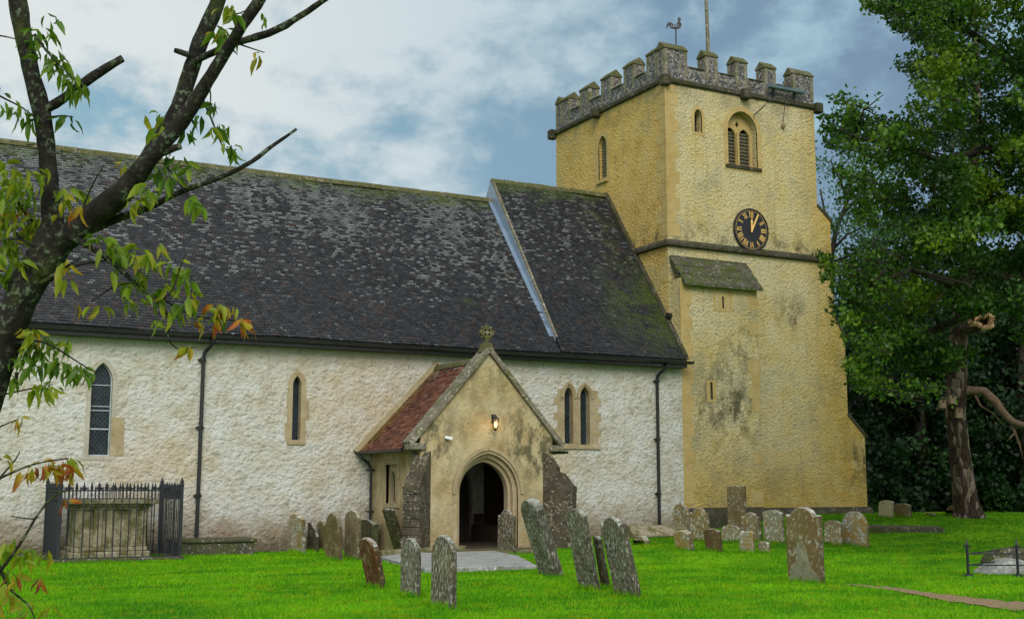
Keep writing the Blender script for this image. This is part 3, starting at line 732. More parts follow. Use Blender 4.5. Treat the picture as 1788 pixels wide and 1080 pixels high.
f = MB(); f.box((22.95, TY0+.3, 12.6), (23.35, TY0+.32, 13.5)); sw_ = f.build('window', M['void'], CH)
f = MB(); f.prism(offs(smallw, .1), (0, TY0-.008, 0), UX, UZ, UY, .05, holes=[smallw]); f.build('surround', M['ystone'], sw_)
f = MB(); f.box((TX0+.28, 34.0, 11.7), (TX0+.3, 34.8, 13.4)); ew = f.build('louvre_window', M['void'], CH)
f = MB()
for k in range(13): z = 11.86+k*.105; f.bar((TX0+.18, 34.12, z), (TX0+.18, 34.64, z), .13, .018, up=(.55, 0, .8))
f.build('louvre', M['louvre'], ew); f = MB(); f.prism(offs(eastw, .17), (TX0-.01, 0, 0), UY, UZ, UX, .05, holes=[eastw]); f.build('surround', M['ystone'], ew)
f = MB(); f.box((TX0-.08, 34.05, 11.66), (TX0+.2, 34.7, 11.78)); f.build('sill', M['ystone'], ew)
# cornice, parapet, merlons
f = MB()
for a, b in (((TX0-.09, TY0-.09, 14.10), (TX1+.09, TY0+.3, 14.28)), ((TX0-.09, TY0+.3, 14.10), (TX0+.3, TY1+.09, 14.28)), ((TX1-.3, TY0+.3, 14.10), (TX1+.09, TY1+.09, 14.28)), ((TX0+.3, TY1-.3, 14.10), (TX1-.3, TY1+.09, 14.28))): f.box(a, b)
for (x, y) in ((TX1+.12, TY0-.06), (TX0-.08, TY1+.12), (TX0-.02, TY0-.05), (25.0, TY0-.12), (TX0-.12, 34.6)): f.box((x-.15, y-.15, 13.98), (x+.15, y+.15, 14.33))
f.build('cornice', M['moss'], CH, bevel=.04)
f = MB(); PT = .42; g0 = 14.26; g1 = 14.74; mt = 15.24
f.box((TX0, TY0, g0), (TX1, TY0+PT, g1)); f.box((TX0, TY0+PT, g0), (TX0+PT, TY1, g1)); f.box((TX1-PT, TY0+PT, g0), (TX1, TY1, g1)); f.box((TX0+PT, TY1-PT, g0), (TX1-PT, TY1, g1))
par = f.build('parapet', M['flint'], CH)
sx = [(TX0, 22.76), (23.5, 23.97), (24.71, 25.18), (25.91, 26.38), (27.12, TX1)]
sy = [(TY0, 31.68), (32.42, 33.02), (33.82, 34.42), (35.22, 35.82), (36.55, TY1)]
qz = MB(); cp = MB()
def merlon(x0, x1, y0, y1, axis):
    f = MB(); f.box((x0, y0, g1), (x1, y1, mt)); f.build('merlon', M['flint'], par)
    for (a, b) in ((x0, y0), (x1, y0), (x0, y1), (x1, y1)): qz.box((a-(.006 if a == x0 else .12), b-(.006 if b == y0 else .12), g0+.15), (a+(.12 if a == x0 else .006), b+(.12 if b == y0 else .006), mt-.003))
    o_ = .035
    if axis == 'x': cp.prism([(y0-o_, mt), (y1+o_, mt), (y1+o_, mt+.06), ((y0+y1)/2, mt+.27), (y0-o_, mt+.06)], (x0-o_, 0, 0), UY, UZ, UX, x1-x0+2*o_)
    else: cp.prism([(x0-o_, mt), (x1+o_, mt), (x1+o_, mt+.06), ((x0+x1)/2, mt+.27), (x0-o_, mt+.06)], (0, y0-o_, 0), UX, UZ, UY, y1-y0+2*o_)
for i, (a, b) in enumerate(sx): merlon(a, b, TY0, TY0+PT, 'x'); merlon(a, b, TY1-PT, TY1, 'x')
for i, (a, b) in enumerate(sy):
    a2 = TY0+PT if i == 0 else a; b2 = TY1-PT if i == 4 else b
    merlon(TX0, TX0+PT, a2, b2, 'y'); merlon(TX1-PT, TX1, a2, b2, 'y')
for i in range(4):
    a, b = sx[i][1]+.056, sx[i+1][0]-.056
    for y0 in (TY0, TY1-PT): cp.prism([(y0-.06, g1), (y0+PT+.06, g1), (y0+PT/2, g1+.13)], (a, 0, 0), UY, UZ, UX, b-a)
    a, b = sy[i][1]+.056, sy[i+1][0]-.056
    for x0 in (TX0, TX1-PT): cp.prism([(x0-.06, g1), (x0+PT+.06, g1), (x0+PT/2, g1+.13)], (0, a, 0), UX, UZ, UY, b-a)
build_each(qz, 'parapet_quoin', M['para'], par); build_each(cp, 'coping', M['cap'], par, bevel=.012)
f = MB(); f.lathe((24.75, 34.2, 15.0), [(.95, -.9), (.95, .05), (1.02, .08), (.98, .25), (.86, .62), (.6, .95), (.3, 1.12), (.03, 1.18)], 16)
f.build('roof_cupola', M['lead'], CH, smooth=False)

# -- porch
PX0, PX1, PY = 11.97, 15.6, 27.0; PC = 13.79
outer = arch(13.78, .83, .05, 1.38, 2.34, 9); gable = [(PX0, -.3), (PX1, -.3), (PX1, 2.75), (PC, 4.78), (PX0, 2.75)]
f = MB(); f.prism(gable, (0, PY, 0), UX, UZ, UY, .42, holes=[outer])
side_w = rect(28.32, 29.08, 1.12, 2.08)
f.prism([(PY+.42, -.3), (WY, -.3), (WY, 2.55), (PY+.42, 2.55)], (PX0, 0, 0), UY, UZ, UX, .35, holes=[side_w]); f.box((PX1-.35, PY+.42, -.3), (PX1, WY, 2.55))
PW = f.build('porch_wall', M['porch'], CH)
f = MB(); f.prism(offs(outer, .0), (0, PY+.10, 0), UX, UZ, UY, .12, holes=[arch(13.78, .74, .06, 1.38, 2.24, 9)]); f.prism(offs(outer, .0), (0, PY+.22, 0), UX, UZ, UY, .2, holes=[arch(13.78, .665, .07, 1.38, 2.14, 9)])
dw = f.build('doorway', M['dress'], CH)
o_ = offs(outer, .11); f = MB(); f.prism([(q[0], max(q[1], .055)) for q in o_], (0, PY-.012, 0), UX, UZ, UY, .05, holes=[outer]); f.build('surround', M['dress'], dw)
o2 = arch(13.78, .97, 1.36, 1.38, 2.50, 9); i2 = arch(13.78, .89, 1.365, 1.38, 2.415, 9)
f = MB(); f.prism(o2[1:]+[o2[0]]+[i2[0]]+i2[1:][::-1], (0, PY-.05, 0), UX, UZ, UY, .06); f.build('hood_mould', M['dress'], dw)
f = MB(); f.box((PX0+.35, PY+.1, -.1), (PX1-.35, WY+.5, .1)); f.build('porch_floor', M['wood'], CH)  # floor coloured dark in place of shade inside the porch
f = MB(); f.box((14.05, WY+.22, .1), (14.95, WY+.28, 2.2))
for k in range(5): f.box((14.05+k*.18, WY+.19, .1), (14.05+k*.18+.165, WY+.225, 2.15))
f.build('inner_door', M['wood'], CH)
f = MB(); f.box((PX0+.352, WY-.015, .1), (PX1-.352, WY-.003, 2.5)) if False else None
bn = MB(); bn.box((PX0+.36, PY+.5, .1), (PX0+.75, WY-.05, .52)); bn.box((PX1-.75, PY+.5, .1), (PX1-.36, WY-.05, .52)); build_each(bn, 'porch_bench', M['wood'], CH)  # dark wood of the benches also carries the porch's inner shade
nb = MB(); nb.box((PX0+.36, WY-.05, .1), (14.08, WY-.004, 2.3)); nb.box((PX1-.39, PY+.45, .1), (PX1-.352, WY-.06, 2.45)); nb.box((14.92, WY-.05, .1), (PX1-.40, WY-.004, .8)); build_each(nb, 'shade_boards', M['wood'], CH)  # dark boards added to imitate the gloom inside the porch
nb = MB()
for sx_ in (13.12, 14.42):      # the two leaves of the outer door folded back inside
    for k in range(4): nb.box((sx_, PY+.46+k*.15, .12), (sx_+.045, PY+.46+k*.15+.14, 1.45+.1*k))
build_each(nb, 'door_leaf', M['wood'], CH) if False else None
# side window with tracery
f = MB(); f.prism(side_w, (PX0+.10, 0, 0), UY, UZ, UX, .08, holes=[arch(28.52, .12, 1.16, 1.75, 1.92), arch(28.88, .12, 1.16, 1.75, 1.92)])
f.prism([(28.2, 1.02), (29.2, 1.02), (29.2, 2.18), (28.2, 2.18)], (PX0-.03, 0, 0), UY, UZ, UX, .1, holes=[side_w]); sw2 = f.build('porch_window', M['dress'], CH)
f = MB(); f.box((PX0+.2, 28.3, 1.1), (PX0+.22, 29.1, 2.1)); f.build('pane', M['glass'], sw2)
# porch roof
sl = math.atan2(4.66-2.42, PC-11.62); L = math.hypot(4.66-2.42, PC-11.62)
dk = MB(); dk.prism([(11.66, 2.36), (11.66, 2.42), (PC, 4.63), (15.92, 2.42), (15.92, 2.36), (PC, 4.5)], (0, PY+.32, 0), UX, UZ, UY, WY-PY-.32)
pr_ = dk.build('porch_roof', M['wood'], CH)
up = Vector((math.cos(sl), 0, math.sin(sl))); nn = Vector((-math.sin(sl), 0, math.cos(sl)))
roof_tiles('roof_tiles', (11.60, WY, 2.42), -UY, up, WY-PY-.30, L+.02, .098, .17, M['red'], pr_, nn, lift=.02, sag=.06, seed=8)
up = Vector((-math.cos(sl), 0, math.sin(sl))); nn = Vector((math.sin(sl), 0, math.cos(sl)))
roof_tiles('roof_tiles', (15.98, PY+.30, 2.42), UY, up, WY-PY-.30, L+.02, .098, .17, M['red'], pr_, nn, lift=.02, sag=.06, seed=9)
rt = MB(); y = PY+.3
while y < WY-.05: rt.prism([(-.13, -.08), (-.09, .03), (0, .08), (.09, .03), (.13, -.08)], (PC, y, 4.68+random.uniform(-.012, .012)), UX, UZ, UY, min(.33, WY-y)-.012); y += .34
rt.build('ridge_tiles', M['cap'], pr_)
# mortar fillet where the roof meets the nave wall
f = MB(); f.bar((11.5, WY-.02, 2.42), (PC, WY-.02, 4.80), .14, .12, up=(-.7, 0, .7)); f.bar((16.08, WY-.02, 2.42), (PC, WY-.02, 4.80), .14, .12, up=(.7, 0, .7)); build_each(f, 'mortar_fillet', M['dress'], CH)
# gable coping
f = MB(); a, b = Vector((11.70, PY+.14, 2.54)), Vector((PC, PY+.14, 4.90))
f.bar(a, b, .46, .13, up=(-.7, 0, .7)); f.bar(Vector((2*PC-11.70, PY+.14, 2.54)), Vector((PC+.0, PY+.14, 4.90)), .46, .13, up=(.7, 0, .7))
f.box((11.68, PY-.08, 2.40), (12.1, PY+.3, 2.56)); f.box((15.48, PY-.08, 2.40), (15.88, PY+.3, 2.56)); build_each(f, 'gable_coping', M['para'], CH, bevel=.015)
# carved cross finial
f = MB(); z0 = 4.82; yc = PY+.12
f.prism([(-.2, 0), (.2, 0), (.10, .24), (-.10, .24)], (PC, yc-.1, z0), UX, UZ, UY, .2)
f.tube([(PC, yc, z0+.2), (PC, yc, z0+.36)], .055, 8)
ring = []; N_ = 20
for k in range(N_):
    a = 2*math.pi*k/N_; r_ = .165+.03*math.cos(4*a)+random.uniform(-.008, .008); ring.append((r_*math.sin(a), .50+r_*math.cos(a)))
hs = [[(.075*math.sin(q)+.033*math.sin(q+s_), .50+.075*math.cos(q)+.033*math.cos(q+s_)) for s_ in [2*math.pi*i/6 for i in range(6)]] for q in [math.pi/4+math.pi/2*i for i in range(4)]]
f.prism(ring, (PC, yc-.055, z0), UX, UZ, UY, .11, holes=hs)
for q in range(8):
    a = q*math.pi/4; f.lathe((PC+.17*math.sin(a), yc, z0+.50+.17*math.cos(a)-.04), [(.01, 0), (.04, .02), (.045, .04), (.03, .07), (.01, .08)], 6)
f.build('cross_finial', M['cap'], CH)
# diagonal buttresses
def diag(cx, cy, ang, name='porch_buttress'):
    d = Vector((math.cos(ang), math.sin(ang), 0)); s_ = Vector((-d.y, d.x, 0)); f = MB()
    f.prism([(-.25, -.3), (.66, -.3), (.66, 1.50), (.70, 1.48), (.40, 1.86), (.26, 1.90), (.26, 2.0), (.03, 2.34), (-.25, 2.42)], Vector((cx, cy, 0))-s_*.2, d, UZ, s_, .4)
    for k in range(6): zz = .42+k*.19; f.prism([(.6, zz), (.675+.008*(k % 3), zz), (.675+.008*(k % 3), zz+.175), (.6, zz+.175)], Vector((cx, cy, 0))-s_*(.205+.004*(k % 2)), d, UZ, s_, .41+.008*(k % 2))
    f.prism([(.55, -.3), (.74, -.3), (.74, .28), (.66, .36), (.55, .36)], Vector((cx, cy, 0))-s_*.235, d, UZ, s_, .47)
    return f.build(name, M['butt'], CH, bevel=.012)
diag(PX0+.08, PY+.08, R(225)); diag(PX1-.08, PY+.08, R(-45))
f = MB(); f.prism([(-.06, 0), (-.05, -.05), (0, -.07), (.05, -.05), (.06, 0)], (11.55, PY+.25, 2.42), UX, UZ, UY, WY-PY-.25); f.prism([(-.06, 0), (-.05, -.05), (0, -.07), (.05, -.05), (.06, 0)], (16.03, PY+.02, 2.42), UX, UZ, UY, WY-PY-.1); build_each(f, 'porch_gutter', M['gutter'], CH)
pipe([(11.56, 29.9, 2.36), (11.6, 29.86, 2.25), (11.78, 29.84, 2.12), (11.86, 29.84, 2.0), (11.86, 29.84, .1)], .038, [1.95, .9])
f = MB(); f.box((11.75, 26.05, -.2), (15.1, 26.95, gh(13.5, 26.5)+.11)); f.box((11.9, 25.98, -.2), (14.9, 26.06, gh(13.5, 26.5)+.09))
f.build('door_step', M['cap'], CH, bevel=.03)

# ================================================================== fixtures
# clock
cx, cz, cr = 25.12, 9.68, .68
CK = empty('tower_clock', (cx, TY0-.02, cz)); tag(CK, 'round black clock with gilt Roman numerals on the yellow tower', 'clock')
def disc(r0, y0, th, n=48): return [(r0*math.sin(2*math.pi*i/n), r0*math.cos(2*math.pi*i/n)) for i in range(n)]
yc = TY0-.07
f = MB(); f.prism(disc(cr, 0, 0), (cx, yc, cz), UX, UZ, UY, .07); f.build('dial', M['black'], CK)
f = MB(); f.prism(disc(cr+.02, 0, 0), (cx, yc-.02, cz), UX, UZ, UY, .05, holes=[disc(cr-.02, 0, 0)]); f.build('rim', M['iron'], CK)
mi_ = MB()
for i in range(60):
    a = 2*math.pi*i/60; c = Vector((cx+(cr-.055)*math.sin(a), yc-.004, cz+(cr-.055)*math.cos(a))); s_ = .012; mi_.box((c.x-s_, c.y-.004, c.z-s_), (c.x+s_, c.y, c.z+s_))
tag(mi_.build('minute_track', M['gold'], CK), kind='stuff')
ROM = ['XII', 'I', 'II', 'III', 'IIII', 'V', 'VI', 'VII', 'VIII', 'IX', 'X', 'XI']
for h_ in range(12):
    a = 2*math.pi*h_/12; er = Vector((math.sin(a), 0, math.cos(a))); et = Vector((math.cos(a), 0, -math.sin(a))); f = MB()
    wds = {'I': .05, 'V': .095, 'X': .095}; tot = sum(wds[c] for c in ROM[h_]); p = -tot/2; yb = yc-.010
    def seg(t0, r0, t1, r1, wd): f.bar(Vector((cx, yb, cz))+et*t0+er*r0, Vector((cx, yb, cz))+et*t1+er*r1, wd, .008, up=(0, 1, 0))
    r0, r1 = .40, .585
    for c in ROM[h_]:
        w_ = wds[c]; m_ = p+w_/2
        if c == 'I': seg(m_, r0, m_, r1, .024); seg(m_-.02, r0, m_+.02, r0, .01); seg(m_-.02, r1, m_+.02, r1, .01)
        elif c == 'V': seg(p+.012, r1, m_, r0, .024); seg(p+w_-.012, r1, m_, r0, .011)
        else: seg(p+.012, r1, p+w_-.012, r0, .024); seg(p+w_-.012, r1, p+.012, r0, .011)
        p += w_
    f.build('numeral', M['gold'], CK)
def hand(a, L_, wd, y, name):
    er = Vector((math.sin(a), 0, math.cos(a))); et = Vector((math.cos(a), 0, -math.sin(a))); f = MB()
    pr = [(-.03, -.08), (.03, -.08), (wd, L_*.55), (wd*2.0, L_*.62), (wd*.6, L_*.72), (.008, L_), (-.008, L_), (-wd*.6, L_*.72), (-wd*2.0, L_*.62), (-wd, L_*.55)] if name == 'hour_hand' else [(-.035, -.09), (.035, -.09), (wd, L_*.9), (0, L_), (-wd, L_*.9)]
    f.prism(pr, (cx, y, cz), et, er, UY, .012); f.build(name, M['gold'], CK)
hand(R(2), .42, .03, yc-.03, 'hour_hand'); hand(R(27), .62, .03, yc-.05, 'minute_hand')
# lantern over the door
lx, lz = 13.9, 3.05; LN = empty('wall_lantern', (lx, PY, lz)); tag(LN, 'small black lantern lit orange above the porch door', 'lantern')
f = MB(); f.box((lx-.03, PY-.02, lz+.02), (lx+.03, PY, lz+.24)); f.tube([(lx, PY-.01, lz+.18), (lx, PY-.08, lz+.24), (lx, PY-.17, lz+.22)], .012, 6); f.build('bracket', M['iron'], LN)
f = MB(); f.lathe((lx, PY-.17, lz), [(.02, .22), (.03, .19), (.11, .12), (.10, .11), (.02, .11)], 6)
f.lathe((lx, PY-.17, lz), [(.02, -.17), (.05, -.13), (.055, -.115), (.02, -.11)], 6)
for k in range(6): a = 2*math.pi*k/6; f.bar((lx+.09*math.cos(a), PY-.17+.09*math.sin(a), lz+.11), (lx+.05*math.cos(a), PY-.17+.05*math.sin(a), lz-.12), .014)
f.build('cage', M['iron'], LN); f = MB(); f.lathe((lx, PY-.17, lz), [(.015, -.09), (.035, -.03), (.03, .03), (.01, .06)], 8); f.build('lamp', M['lglass'], LN)
pl = bpy.data.lights.new('lantern_light', 'POINT'); pl.energy = 2.5; pl.color = (1, .55, .2); pl.shadow_soft_size = .04; plo = bpy.data.objects.new('lantern_light', pl); C.objects.link(plo); plo.location = (lx, PY-.3, lz)
# security camera
sx_, sz_ = 12.66, 2.68; SCm = empty('security_camera', (sx_, PY, sz_)); tag(SCm, 'small white security camera on the left of the porch gable', 'camera')
f = MB(); f.box((sx_-.03, PY-.03, sz_-.01), (sx_+.03, PY, sz_+.05)); f.build('bracket', M['white'], SCm)
f = MB(); f.bar((sx_-.06, PY-.05, sz_+.03), (sx_+.09, PY-.16, sz_-.01), .07, .07); f.build('housing', M['white'], SCm, bevel=.01)
# floodlights on the cornice
FL = empty('floodlight', (26.6, TY0, 14.5)); tag(FL, 'long grey floodlight bar fixed along the tower parapet', 'floodlight')
for a, b in ((25.85, 26.60), (26.64, 27.35)):
    f = MB(); f.prism([(0, 0), (-.16, .02), (-.2, .10), (-.02, .16)], (a, TY0-.16, 14.48), UY, UZ, UX, b-a); f.build('housing', M['lead'], FL)
f = MB(); f.box((26.1, TY0-.2, 14.3), (26.16, TY0-.1, 14.5)); f.box((27.0, TY0-.2, 14.3), (27.06, TY0-.1, 14.5)); f.build('bracket', M['iron'], FL)
f = MB(); f.tube([(26.1, TY0-.16, 14.35), (26.05, TY0-.10, 14.15), (25.75, TY0-.03, 13.85), (25.42, TY0-.02, 13.55), (25.40, TY0-.02, 13.4)], .012, 5); f.build('cable', M['iron'], FL)
WL = empty('hanging_lamp', (26.6, TY0, 13.3)); tag(WL, 'small rusty lamp hanging on a cable under the tower parapet', 'lamp')
f = MB(); f.tube([(26.62, TY0-.16, 14.1), (26.6, TY0-.05, 13.45)], .012, 5); f.build('cable', M['iron'], WL)
f = MB(); f.lathe((26.6, TY0-.06, 13.3), [(.02, .16), (.05, .13), (.075, .05), (.06, -.02), (.03, -.05)], 8); f.build('lamp_housing', M['box'], WL)
# drain spout low on the tower
f = MB(); f.box((TX0-.14, TY0-.16, 6.62), (TX0+.0, TY0-.02, 6.76)); sp = f.build('wall_spout', M['gutter'], None); tag(sp, 'little black outlet box beside the stair turret', 'spout')
# weathercock
wc = on_y(1180, 50, 31.5); wz = 15.45; WC = empty('weathercock', (wc.x, 31.5, wz)); tag(WC, 'dark metal weathercock dated 1691 on the tower battlements', 'weathervane')
f = MB(); f.tube([(wc.x, 31.5, 14.2), (wc.x, 31.5, wc.z+.02)], .022, 6); f.build('rod', M['iron'], WC)
ck = [(-1.0, -.55), (-.93, -.2), (-.72, -.02), (-.62, -.30), (-.5, -.42), (-.1, -.52), (.38, -.50), (.68, -.3), (.78, .0), (.72, .28), (.58, .5), (.6, .68), (.78, .58), (.72, .78), (.58, .86), (.62, 1.0), (.5, .93), (.40, 1.0), (.36, .86), (.30, .72), (.34, .35), (.1, .12), (-.12, .02), (-.28, .18), (-.5, .33), (-.72, .36), (-.9, .25), (-1.03, .0), (-1.06, -.3)]
k_ = .27; cdir = Vector((math.cos(R(-30)), math.sin(R(-30)), 0)); cn = Vector((-cdir.y, cdir.x, 0))
f = MB(); f.prism([(a*k_-.02, b*k_) for a, b in ck], Vector((wc.x, 31.5, wc.z+.12)), cdir, UZ, cn, .02); f.build('cockerel', M['iron'], WC)
tc = bpy.data.curves.new('date', 'FONT'); tc.body = '1691'; tc.size = .125; tc.extrude = .003; tc.align_x = 'CENTER'; tc.space_character = 1.15
to = bpy.data.objects.new('date', tc); C.objects.link(to); dg = bpy.context.evaluated_depsgraph_get(); me = bpy.data.meshes.new_from_object(to.evaluated_get(dg)); bpy.data.objects.remove(to)
me.materials.clear(); me.materials.append(M['lead']); o = bpy.data.objects.new('date_figures', me); C.objects.link(o); o.parent = WC  # pale figures stand in for sky seen through cut-out digits
p_ = Vector((wc.x, 31.5, wc.z+.045))-cdir*.03 - cn*.006 - WC.location; o.matrix_local = Matrix.Translation(p_) @ Matrix((cdir, UZ, -cn)).transposed().to_4x4()
# flagpole
fp = on_y(1236, 75, 34.5); fb = on_y(1233, 0, 34.5); FP = empty('flagpole', (fp.x, 34.5, 14.2)); tag(FP, 'tall grey flagpole rising from the tower roof', 'flagpole')
f = MB(); f.tube([(fp.x, 34.5, 14.1), (fp.x, 34.5, fp.z), (fb.x, 34.5, fb.z), (fb.x-.02, 34.5, fb.z+2.5)], [.075, .07, .062, .05], 10); f.build('pole', M['para'], FP, smooth=True)
f = MB(); f.lathe((fb.x-.02, 34.5, fb.z+2.5), [(.03, 0), (.09, .04), (.09, .1), (.02, .16)], 10); f.build('finial', M['iron'], FP)

# ================================================================== gravestones
def profile(kind, W, Hh, rg):
    w_ = W/2; pts = []
    def jit(q): return (q[0]+rg.uniform(-1, 1)*.005, q[1]+rg.uniform(-1, 1)*.005)
    n = 12
    if kind == 'round': top = [(w_*math.cos(math.pi*i/n), Hh-w_*.55+w_*.55*math.sin(math.pi*i/n)) for i in range(n+1)]
    elif kind == 'full': top = [(w_*math.cos(math.pi*i/n), Hh-w_*.9+w_*.9*math.sin(math.pi*i/n)) for i in range(n+1)]
    elif kind == 'low': top = [(w_*math.cos(math.pi*i/n), Hh-w_*.3+w_*.3*math.sin(math.pi*i/n)) for i in range(n+1)]
    elif kind == 'shoulder':
        s = w_*.30; r_ = w_*.68; h0 = Hh-r_*.62
        top = [(w_, h0-.02), (w_, h0+.03), (w_-.02, h0+.045), (r_+.02, h0)] + [(r_*math.cos(math.pi*i/n), h0+r_*.62*math.sin(math.pi*i/n)) for i in range(1, n)] + [(-r_-.02, h0), (-w_+.02, h0+.045), (-w_, h0+.03), (-w_, h0-.02)]
    elif kind == 'notch':
        top = [(w_, Hh-.06), (w_, Hh-.03), (w_*.62, Hh-.03), (w_*.55, Hh-.10), (w_*.40, Hh-.04), (0, Hh), (-w_*.40, Hh-.04), (-w_*.55, Hh-.10), (-w_*.62, Hh-.03), (-w_, Hh-.03), (-w_, Hh-.06)]
    elif kind == 'rough': top = [(w_, Hh-.13), (w_*.7, Hh-.08), (w_*.4, Hh-.1), (w_*.1, Hh-.02), (-w_*.3, Hh), (-w_*.7, Hh-.03), (-w_, Hh-.06)]
    elif kind == 'scallop': top = [(w_, Hh-.05), (w_*.8, Hh-.01), (w_*.6, Hh), (w_*.4, Hh-.03), (0, Hh-.015), (-w_*.4, Hh-.03), (-w_*.6, Hh), (-w_*.8, Hh-.01), (-w_, Hh-.05)]
    elif kind == 'slant': top = [(w_, Hh*.55), (w_*.5, Hh*.8), (-w_*.4, Hh), (-w_, Hh)]
    else: top = [(w_, Hh), (-w_, Hh)]
    side = [(-w_, Hh*q) for q in (.55, .25)]; side2 = [(w_, Hh*q) for q in (.25, .55)]
    if kind == 'slant': side2 = [(w_, Hh*.25)]
    return [jit(q) for q in [(-w_, -.35), (w_, -.35)] + side2 + top + side]
def stone(pbase, W, Hh, th, lean, kind, mat, label, group='gravestones in the churchyard', rz=0, pitch=0, seed=0, carve=False, name='gravestone', cat='gravestone'):
    """upright slab facing east (-X); lean = degrees its head tips east; pitch = degrees its head tips south"""
    rg = random.Random(seed); prf = profile(kind, W, Hh, rg)
    # counter-clockwise seen from -X : use (u = -Y) so the outline's right is south
    me = bpy.data.meshes.new(name); bm = bmesh.new(); ins = min(.014, th*.2); cxm = 0; czm = Hh*.5
    prf2 = []
    n = len(prf)
    for i in range(n):
        a, b, c = Vector(prf[i-1]), Vector(prf[i]), Vector(prf[(i+1) % n]); e1 = (b-a).normalized(); e2 = (c-b).normalized()
        nn = Vector((e1.y, -e1.x))+Vector((e2.y, -e2.x)); nn = nn.normalized() if nn.length > .2 else Vector((e1.y, -e1.x)); prf2.append(tuple(b-nn*ins))
    rings = [(-th/2, prf2), (-th/2+ins, prf), (th/2-ins, prf), (th/2, prf2)]; R_ = []
    for x, pr in rings: R_.append([bm.verts.new((x, -q[0], q[1])) for q in pr])
    for a, b in zip(R_[:-1], R_[1:]):
        for i in range(n): bm.faces.new((a[i], a[(i+1) % n], b[(i+1) % n], b[i]))
    bm.faces.new(R_[0][::-1]); bm.faces.new(R_[-1])
    bmesh.ops.recalc_face_normals(bm, faces=bm.faces); bm.to_mesh(me); bm.free(); me.materials.append(mat)
    o = bpy.data.objects.new(name, me); C.objects.link(o); o.location = (pbase.x, pbase.y, gh(pbase.x, pbase.y)-.02)
    o.rotation_euler = (R(pitch), -R(lean), R(rz)); tag(o, label, cat, group)
    return o
def px_stone(x0, x1, ytop, ybase, xtop0, side, kind, mat, label, rz=0, pitch=0, th=None, back=0, seed=1, hmul=1, ymax=None, **kw):
    """x0..x1 foot of the slab (south end side included) in the photograph, xtop0 left edge of its head, side = px of the south end face"""
    p = ground((x0+x1)/2, ybase-2)
    ymax = (26.35 if 12 < p.x < 15.6 else 29.5) if ymax is None else ymax
    if p.y > ymax: p = O + (p-O)*(ymax/p.y)
    if back: p = p + ray((x0+x1)/2, ybase)*back
    dep = (p-O).dot(_fw); s = F/dep; az = math.atan2(p.x, p.y)
    W = max(.16, (x1-x0-side)/(s*max(.3, math.sin(az)))); th_ = th or max(.07, side/(s*math.cos(az)))
    Hh = (ybase-ytop)/s*hmul; lean = math.degrees(math.atan2((x0-xtop0)/(s*math.cos(az)), Hh)); Hh = Hh/math.cos(R(lean))
    return stone(p, W, Hh, th_, lean, kind, mat, label, rz=rz, pitch=pitch, seed=seed, **kw)
g = G
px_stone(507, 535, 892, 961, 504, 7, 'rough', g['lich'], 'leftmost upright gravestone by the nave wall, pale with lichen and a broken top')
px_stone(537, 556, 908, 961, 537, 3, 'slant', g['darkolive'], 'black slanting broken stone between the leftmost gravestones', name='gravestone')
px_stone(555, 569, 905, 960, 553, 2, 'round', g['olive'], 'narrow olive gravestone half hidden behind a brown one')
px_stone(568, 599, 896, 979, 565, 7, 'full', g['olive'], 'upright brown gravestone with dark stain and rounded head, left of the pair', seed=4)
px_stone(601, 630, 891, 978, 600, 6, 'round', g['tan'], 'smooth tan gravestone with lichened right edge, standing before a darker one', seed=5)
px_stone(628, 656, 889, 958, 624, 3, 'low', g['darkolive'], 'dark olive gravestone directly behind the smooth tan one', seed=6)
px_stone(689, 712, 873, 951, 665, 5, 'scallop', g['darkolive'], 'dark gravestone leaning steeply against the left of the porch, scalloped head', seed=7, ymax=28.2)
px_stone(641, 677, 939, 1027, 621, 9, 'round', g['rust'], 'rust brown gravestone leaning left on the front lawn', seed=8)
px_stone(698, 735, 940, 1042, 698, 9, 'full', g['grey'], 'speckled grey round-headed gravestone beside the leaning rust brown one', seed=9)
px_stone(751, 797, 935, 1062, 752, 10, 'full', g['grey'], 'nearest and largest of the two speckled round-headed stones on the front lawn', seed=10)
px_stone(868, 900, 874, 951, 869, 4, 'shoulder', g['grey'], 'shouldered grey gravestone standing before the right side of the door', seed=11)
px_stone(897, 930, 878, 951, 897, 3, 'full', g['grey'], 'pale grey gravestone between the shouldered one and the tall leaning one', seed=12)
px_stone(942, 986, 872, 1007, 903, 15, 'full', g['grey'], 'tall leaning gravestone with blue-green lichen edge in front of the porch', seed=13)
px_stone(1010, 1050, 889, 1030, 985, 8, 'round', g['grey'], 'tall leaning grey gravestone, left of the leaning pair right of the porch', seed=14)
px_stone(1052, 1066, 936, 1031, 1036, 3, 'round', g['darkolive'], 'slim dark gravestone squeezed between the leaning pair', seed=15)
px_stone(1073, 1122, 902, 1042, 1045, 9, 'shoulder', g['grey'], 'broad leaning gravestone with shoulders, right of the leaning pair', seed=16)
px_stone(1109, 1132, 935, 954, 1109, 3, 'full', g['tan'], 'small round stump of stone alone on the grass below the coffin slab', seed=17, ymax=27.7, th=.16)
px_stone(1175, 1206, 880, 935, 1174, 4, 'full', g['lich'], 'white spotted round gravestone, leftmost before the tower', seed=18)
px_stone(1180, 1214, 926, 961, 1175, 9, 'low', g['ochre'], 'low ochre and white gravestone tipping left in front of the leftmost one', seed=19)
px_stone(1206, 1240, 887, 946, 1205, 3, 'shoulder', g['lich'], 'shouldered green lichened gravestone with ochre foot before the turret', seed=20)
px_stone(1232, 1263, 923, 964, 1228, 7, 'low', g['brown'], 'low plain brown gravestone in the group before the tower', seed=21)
px_stone(1271, 1305, 848, 945, 1271, 4, 'notch', g['tan'], 'tallest narrow gravestone with notched top before the tower plinth', seed=22)
